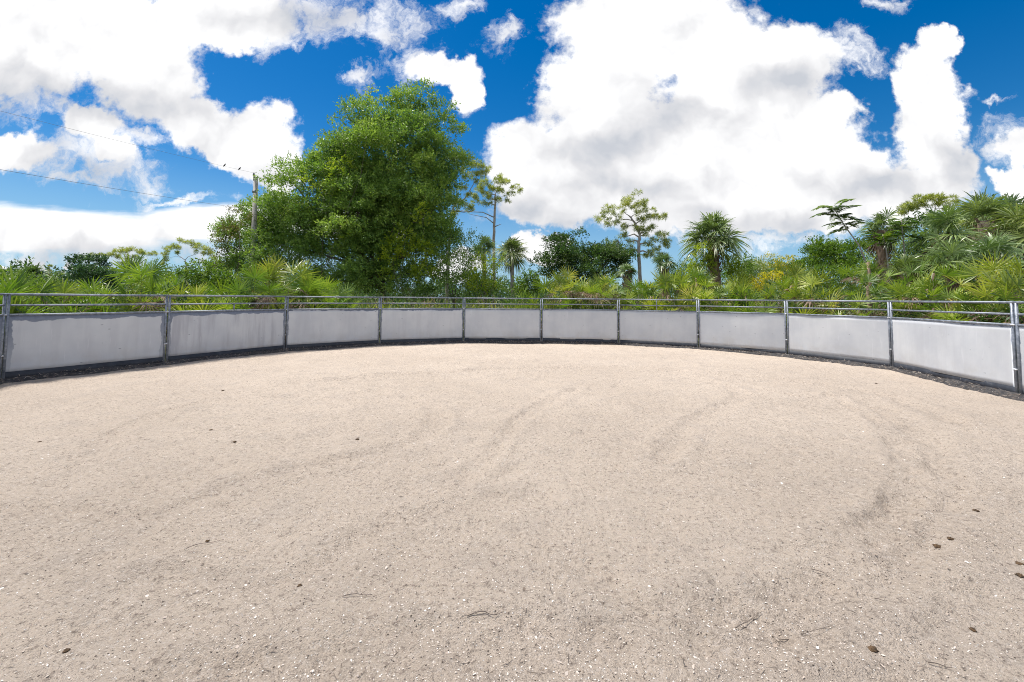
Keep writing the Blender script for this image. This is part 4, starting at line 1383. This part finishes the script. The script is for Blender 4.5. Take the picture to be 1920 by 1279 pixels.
for k, (u, v, Y, r, lb) in enumerate([
        (1405, 500, 40, 20, 'distant palm first from the left in the far row right of the large palm'),
        (1432, 506, 44, 18, 'distant palm second from the left in the far row right of the large palm'),
        (1460, 503, 46, 18, 'distant palm third from the left in the far row right of the large palm'),
        (1487, 506, 42, 19, 'distant palm last in the far row, next to the rounded tree')]):
    cabbage_palm(lb, u, v, Y, r, 80 + k, nf=20, skirt=5, nseg=14, boots=False, trunk_r=0.13, group='distant palms in a row')
for k, (u, v, Y, r, lb) in enumerate([
        (1768, 442, 17.0, 66, 'big cabbage palm at right, the leftmost head of the dense right-hand group'),
        (1846, 415, 17.5, 60, 'tallest cabbage palm of the dense right-hand group'),
        (1930, 436, 15.5, 70, 'big cabbage palm crossing the right edge of the picture at its upper corner'),
        (1775, 500, 14.5, 58, 'low spreading cabbage palm in front of the leftmost right-hand palm'),
        (1868, 488, 14.6, 66, 'low cabbage palm just behind the last post with long drooping fronds'),
        (1950, 510, 13.0, 60, 'low cabbage palm cut off by the right edge behind the last panel'),
        (1895, 412, 18.5, 58, 'high cabbage palm at the back of the dense group near the right edge'),
        (1700, 510, 15.5, 42, 'small low palm at the left foot of the dense right-hand group')]):
    cabbage_palm(lb, u, v, Y, r, 90 + k, nf=15, skirt=14, fl=1.28, fw=0.8, nseg=34, trunk_r=0.2, group='dense cabbage palms on the right', low=-30)

# ------------------------------------------------------------------ feathery sapling


def feather_frond(mb, R, o, d, L, rnd):
    k_ = 16
    t_ = np.linspace(0.08, 1, k_)
    P = o + np.outer(t_ * L, d)
    P[:, 2] -= 0.35 * L * t_ ** 2
    P[:, 2] += 0.10 * L * np.sin(t_ * 2)
    strips(mb, P[:-1], P[1:], 0.006, 0.2)
    T = unit(np.gradient(P, axis=0))
    s_ = unit(np.cross(T, (0, 0, 1.0)))
    ln = L * 0.24 * np.sin(np.clip(t_ * 2.7 + 0.35, 0, PI)) + 0.03
    for sg in (-1, 1):
        dd = unit(s_ * sg + T * 0.5 + R.normal(0, 0.08, (k_, 3)) + (0, 0, -0.15))
        mb.leaves(P, dd, np.tile((0, 0, 1.0), (k_, 1)) + R.normal(0, 0.15, (k_, 3)), ln, ln * 0.55, np.clip(rnd + R.normal(0, .15, k_), 0, 1))


def sapling(label, Y, stem_px, nf, L, seed, mat='dark'):
    R = np.random.default_rng(seed)
    P = np.array([at(u, v, Y) for u, v in stem_px])
    b = P[0].copy()
    b[2] = -0.06
    root = empty('feathery_sapling', b)
    tag(root, label, 'sapling', 'feathery-leaved saplings')
    P = np.concatenate([[b], P]) - b
    MB().tube(P, np.linspace(0.04, 0.014, len(P)), 7).build('stem', M['pinebark'], root, smooth=True)
    cr = MB()
    for k_ in range(nf):
        f = 1 - (k_ / nf) ** 1.2 * 0.30
        i = f * (len(P) - 1)
        o = np.array([np.interp(i, range(len(P)), P[:, c]) for c in range(3)])
        az = k_ * 2.399
        el = R.uniform(-0.1, 0.75)
        feather_frond(cr, R, o, np.array((math.cos(az) * math.cos(el), math.sin(az) * math.cos(el), math.sin(el))), L * R.uniform(0.75, 1.1), R.random())
    cr.build('leaves', M[mat], root)


sapling('tall feathery-leaved sapling on a thin leaning stem, against the clouds at right', 17.0, [(1632, 515), (1612, 462), (1585, 425), (1562, 388)], 28, 0.85, 101, 'palm')
sapling('shorter feathery-leaved sapling among the palms, right of the tall leaning one', 17.5, [(1668, 520), (1662, 470), (1655, 440)], 14, 0.75, 102, 'mid')
sapling('feathery-leaved sapling in front of the palm with dead fronds', 17.3, [(1700, 520), (1694, 450), (1690, 412)], 14, 0.65, 103, 'mid')

# ------------------------------------------------------------------ utility pole, wires, birds
PY = 25.0
ptop, pbot = at(480, 332, PY), at(472, 545, PY)
pbot2 = pbot + (pbot - ptop) * ((pbot[2] + 0.06) / (ptop[2] - pbot[2]))
root = empty('utility_pole', pbot2)
tag(root, 'weathered grey wooden utility pole rising out of the smaller oak', 'utility pole')
tp = ptop - pbot2
MB().tube([(0, 0, 0), tp * 0.5, tp], (0.17, 0.145, 0.115), 14).build('post', M['pole'], root, smooth=True)
m_ = MB().tube([tp + (-0.05, -0.14, -0.25), tp + (-0.05, -0.14, 0.05)], 0.02, 8)
m_.tube([tp + (-0.05, -0.14, 0.05), tp + (-0.05, -0.14, 0.22)], (0.06, 0.035), 10)
m_.build('insulator', M['cable'], root)
MB().box(tp[0] - 0.09, tp[0] + 0.09, tp[1] - 0.17, tp[1] - 0.115, tp[2] - 0.95, tp[2] - 0.8).build('bracket', M['steel'], root)
w1 = tp + pbot2 + (-0.05, -0.14, 0.2)


def wire(a, mid_px, mid_y, end_ext, rad, label):
    m = at(*mid_px, mid_y)
    e = m + (m - a) * end_ext
    f = np.linspace(0, 1, 40)[:, None]
    P = a * (1 - f) + e * f
    P[:, 2] -= 0.35 * np.sin(PI * f[:, 0]) * 0.0
    # parabola through a, m, e with sag
    L_ = 1 + end_ext
    fm = 1 / L_
    P[:, 2] += 0.9 * (f[:, 0]) * (f[:, 0] - fm)
    o = MB().tube(P, rad, 6).build('power_line', M['cable'], loc=a)
    tag(o, label, 'cable', 'overhead wires')
    return P


Pw = wire(w1, (0, 208), 13.6, 1.2, 0.0045, 'upper overhead wire from the pole top with two birds on it')
w2 = at(492, 396, PY)
wire(w2, (0, 318), 12.5, 1.2, 0.006, 'lower overhead wire that disappears into the smaller oak')
for k, (u, lb) in enumerate([(420, 'small dark bird perched on the upper wire, the left of two'), (448, 'small dark bird perched on the upper wire, the right of two')]):
    # the wire point that lies towards pixel u
    best = min(range(400), key=lambda i: abs((lambda p: p[0] / p[1])(Pw[0] + 0 * Pw[0] if False else np.array([np.interp(i / 400 * 39, range(40), Pw[:, c]) for c in range(3)])) - ray(u, 318)[0]))
    p = np.array([np.interp(best / 400 * 39, range(40), Pw[:, c]) for c in range(3)])
    mb = MB()
    p = np.array(p)
    mb.tube([p + (-0.10, 0, -0.06), p + (-0.05, 0, 0.02), p + (0, 0, 0.07), p + (0.05, 0, 0.12), p + (0.07, 0, 0.16)], (0.006, 0.03, 0.055, 0.045, 0.02), 10)
    mb.tube([p + (0.05, 0, 0.15), p + (0.075, 0, 0.18), p + (0.10, 0, 0.185)], (0.025, 0.033, 0.015), 8)
    mb.tube([p + (0.105, 0, 0.185), p + (0.145, 0, 0.18)], (0.01, 0.002), 5)
    mb.tube([p + (0.0, 0.01, 0.04), p + (0, 0.01, 0)], 0.005, 5)
    bo = mb.build('bird', M['bird'], loc=p, smooth=True)
    bo.scale = (0.7, 0.7, 0.7)
    tag(bo, lb, 'bird', 'birds on the wire')

# ------------------------------------------------------------------ saw palmettos


def palmetto_meshes(seed, nf=10, nseg=20):
    """one plant about 1 m tall fan tops at unit scale: green fronds, dead fronds"""
    R = np.random.default_rng(seed)
    g, dd_ = MB(), MB()
    el = np.radians(R.uniform(18, 86, nf))
    az = np.arange(nf) * 2.399 + R.uniform(-0.4, 0.4, nf)
    d = np.c_[np.cos(el) * np.cos(az), np.cos(el) * np.sin(az), np.sin(el)]
    b = np.c_[R.normal(0, 0.14, (nf, 2)), R.uniform(0.0, 0.25, nf)]
    H = b + d * R.uniform(0.45, 0.8, nf)[:, None]
    strips(g, b, H, 0.010, 0.8, 0.05)
    fd = unit(d + np.c_[np.cos(az), np.sin(az), 0 * az] * 0.25)
    nrm = unit(np.cross(np.cross(d, (0, 0, 1.0)), d) + R.normal(0, 0.5, (nf, 3)))
    fans(g, R, H, fd, nrm, R.uniform(0.36, 0.52, nf), nseg, 118, 0.82, 0.06, 0.3)
    k_ = 7
    az = R.uniform(0, 2 * PI, k_)
    el = np.radians(R.uniform(-15, 25, k_))
    d = np.c_[np.cos(el) * np.cos(az), np.cos(el) * np.sin(az), np.sin(el)]
    H = d * 0.5 + (0, 0, 0.25)
    strips(dd_, np.zeros((k_, 3)) + (0, 0, 0.2), H, 0.012, 0.5)
    fans(dd_, R, H, unit(d + (0, 0, -0.7)), unit(np.c_[np.cos(az), np.sin(az), 0.2 + 0 * az]), np.full(k_, 0.38), 14, 70, 0.7, 0.3, 0.3)
    st_ = MB().tube([(0, 0, -0.7), (0.05, 0.0, -0.3), (0.0, 0.03, 0.1), (0, 0, 0.3)], (0.06, 0.055, 0.05, 0.04), 8)
    return g, dd_, st_


VAR = []
for k in range(8):
    g, dd_, st_ = palmetto_meshes(200 + k)
    VAR.append((g.mesh('fronds', M['palmetto']), dd_.mesh('dead_fronds', M['dead']), st_.mesh('stem', M['boots'], True)))

SKY_U = [-120, 0, 60, 110, 190, 250, 300, 340, 380, 440, 480, 520, 560, 610, 660, 850, 880, 960, 1010, 1060, 1110, 1150, 1200, 1250, 1300, 1350, 1400, 1450, 1500, 1540, 1590, 1640, 1700, 1760, 1830, 1920, 2050]
SKY_V = [535, 538, 520, 528, 522, 500, 512, 516, 540, 545, 515, 492, 505, 528, 550, 552, 545, 552, 540, 512, 514, 520, 508, 500, 498, 512, 516, 512, 498, 488, 492, 480, 476, 490, 505, 500, 500]


def seg_dist(p):
    p = np.asarray(p)
    best = 9.0
    for i in range(len(ALLP) - 1):
        a_, e = ALLP[i], ALLP[i + 1] - ALLP[i]
        s_ = np.clip((p - a_) @ e / (e @ e), 0, 1)
        best = min(best, float(np.linalg.norm(p - a_ - s_ * e)))
    return best


def palmetto(u, off, vtop, seed, label, group='saw palmettos behind the pen'):
    d = ray(u, 560)
    dist = float(ring_dist(np.array([d[0]]), np.array([1.0]))[0])
    Y = dist + off / math.sqrt(1 + d[0] ** 2)
    R = random.Random(seed)
    sc = float(np.clip(at(u, vtop, Y)[2] / 1.3, 0.9, 1.6 if u < 900 else (1.45 if u < 1600 else 1.15))) * R.uniform(0.85, 1.1)
    while seg_dist((d[0] * Y, Y)) < 1.22 * sc + 0.08:
        Y += 0.08
    top = at(u, vtop, Y)
    hz = top[2] - sc * 1.05
    o = empty('saw_palmetto', (top[0], top[1], max(0.0, hz)), R.uniform(0, 6.28))
    tag(o, label, 'saw palmetto', group)
    o.scale = (sc, sc, sc * R.uniform(0.92, 1.08))
    for nm, me in zip(('fronds', 'dead_fronds', 'stem'), VAR[seed % 8]):
        c = bpy.data.objects.new(nm, me)
        COL.objects.link(c)
        c.parent = o
        if nm == 'stem' and hz > 0.5:
            c.scale = (1.1, 1.1, (hz + 0.1) / 0.7 / sc)
    return o


def post_no(u):
    xs_ = [p[0] for p in BASE_PX]
    return int(np.searchsorted(xs_, u))


ORD = ['', 'first', 'second', 'third', 'fourth', 'fifth', 'sixth', 'seventh', 'eighth', 'ninth', 'tenth', 'eleventh']
rows = [('front', 1.45, 0, 62), ('middle', 2.6, 0.45, 78), ('back', 4.2, 1.0, 92)]
rr = random.Random(4)
sd_ = 0
per = {}
todo = []
for rn, off, hgt, stp in rows:
    u = -40 + rr.uniform(0, 20)
    while u < 1985:
        scale_u = 1.0
        vt = float(np.interp(u, SKY_U, SKY_V))
        gap = 545 < vt
        if rn == 'front':
            vtop = 560 - (560 - vt) * rr.uniform(0.0, 0.35) + rr.uniform(0, 12)
        elif rn == 'middle':
            vtop = 560 - (560 - vt) * rr.uniform(0.45, 0.85)
        else:
            vtop = 560 - (560 - vt) * rr.uniform(0.85, 1.1)
        if not (gap and (rn != 'front' or rr.random() < 0.6)):
            todo.append((rn, u, off + rr.uniform(-0.25, 0.35), vtop))
        u += stp * rr.uniform(0.75, 1.25) * (1.25 if abs(u - 960) > 500 else 0.9)
cnt = {}
for rn, u, off, vtop in todo:
    cnt.setdefault((post_no(u), rn), []).append(u)
for rn, u, off, vtop in todo:
    pn = post_no(u)
    lst = sorted(cnt[(pn, rn)])
    i = lst.index(u)
    side = 'at the left picture edge' if pn < 1 else ('at the right picture edge' if pn > 10 else 'behind %s panel from left' % ORD[pn])
    which = '' if len(lst) == 1 else ('leftmost ' if i == 0 else ('rightmost ' if i == len(lst) - 1 else (ORD[i + 1] + ' ')))
    palmetto(u, off, vtop, sd_, '%ssaw palmetto of the %s row %s' % (which, rn, side))
    sd_ += 1
for u, off, vt, lb in [(520, 1.6, 490, 'tall bright fan palmetto just left of the big oak, its fans above the top rail'),
                       (545, 1.2, 510, 'yellowing palmetto beside the tall bright one, left of the big oak'),
                       (478, 1.3, 516, 'single pale palmetto fan cluster at the foot of the utility pole'),
                       (615, 1.2, 524, 'low spiky green palmetto in front of the dark base of the big oak'),
                       (262, 2.2, 497, 'tallest left-hand palmetto, its fans against the distant bush'),
                       (1066, 1.6, 508, 'upright bright palmetto in front of the dark round oak'),
                       (1120, 1.8, 510, 'second upright bright palmetto right of the one before the dark oak')]:
    palmetto(u, off, vt, sd_, lb, 'tall saw palmettos above the top rail')
    sd_ += 1

# ------------------------------------------------------------------ undergrowth, grass, far woods
R = np.random.default_rng(31)


def band_points(n, lo, hi):
    """points lo..hi metres outside the ring within the view"""
    a_ = np.radians(R.uniform(-78, 78, n))
    rd = ring_dist(np.sin(a_), np.cos(a_)) + R.uniform(lo, hi, n)
    return rd * np.sin(a_), rd * np.cos(a_), a_


n = 5000
x, y, a_ = band_points(n, 1.1, 7.5)
z = R.uniform(0, 1.0, n) ** 0.8 * np.interp(np.hypot(x, y) - ring_dist(np.sin(a_), np.cos(a_)), [0.4, 3, 7], [1.3, 1.9, 2.5]) * (0.6 + 0.8 * grid_noise2(x + 50, y, 0.7, 60))
z = np.minimum(z, 1.45 + y * np.interp(x / y, [-1.2, 0.3, 0.8, 1.2], [0.015, 0.02, 0.05, 0.06]) * R.uniform(0.4, 1.0, n))
P = np.c_[x, y, z]
ug = MB()
ax = unit(R.normal(0, 0.6, (n, 3)) + (0, 0, 0.5))
spray_leaves(ug, R, P, ax, 0.5, 14, 0.12, 0.045)
tag(ug.build('undergrowth', M['dark']), kind='stuff', label='tangled green undergrowth filling the ground between palmettos behind the pen', cat='undergrowth')

n = 2500
x, y, a_ = band_points(n, 1.2, 5.5)
z = R.uniform(0.2, 1.0, n) * 1.3 * (0.5 + grid_noise2(x + 20, y, 0.8, 61))
db = MB()
ax = unit(R.normal(0, 0.7, (n, 3)) + (0, 0, 0.1))
spray_leaves(db, R, np.c_[x, y, z], ax, 0.6, 11, 0.34, 0.022, 0.4)
tag(db.build('dry_brush', M['dead']), kind='stuff', label='dry brown brush and fallen fronds seen between the rails', cat='brush')

n = 2200
x, y, a_ = band_points(n, 0.8, 3.4)
keep = (np.degrees(a_) > -19) & (np.degrees(a_) < 6)
x, y = x[keep], y[keep]
n = len(x)
gr = MB()
ax = unit(R.normal(0, 0.22, (n, 3)) + (0, 0, 1.0))
C = np.repeat(np.c_[x, y, np.full(n, 0.0) + R.uniform(0.2, 1.0, n)][:, None], 9, 1)
dd2 = unit(ax[:, None] + R.normal(0, 0.25, (n, 9, 3)))
gr.leaves(C.reshape(-1, 3), dd2.reshape(-1, 3), rsphere(R, n * 9), R.uniform(0.5, 1.0, n * 9), 0.022, R.random(n * 9))
tag(gr.build('tall_grass', M['palmetto']), kind='stuff', label='tall weedy grass behind the middle pen panels', cat='grass')

fw = MB()
n = 24000
a_ = np.radians(R.uniform(-105, 105, n))
rd = R.uniform(55, 85, n)
hz = 1.6 + 2.6 * grid_noise2(np.degrees(a_) * 0.35, 0 * a_, 1, 62) + 1.2 * grid_noise2(np.degrees(a_) * 1.3, 0 * a_, 1, 63)
P = np.c_[rd * np.sin(a_), rd * np.cos(a_), hz * R.random(n) ** 0.6]
spray_leaves(fw, R, P, unit(R.normal(0, 0.6, (n, 3)) + (0, 0, 0.5)), 0.9, 9, 0.36, 0.16)
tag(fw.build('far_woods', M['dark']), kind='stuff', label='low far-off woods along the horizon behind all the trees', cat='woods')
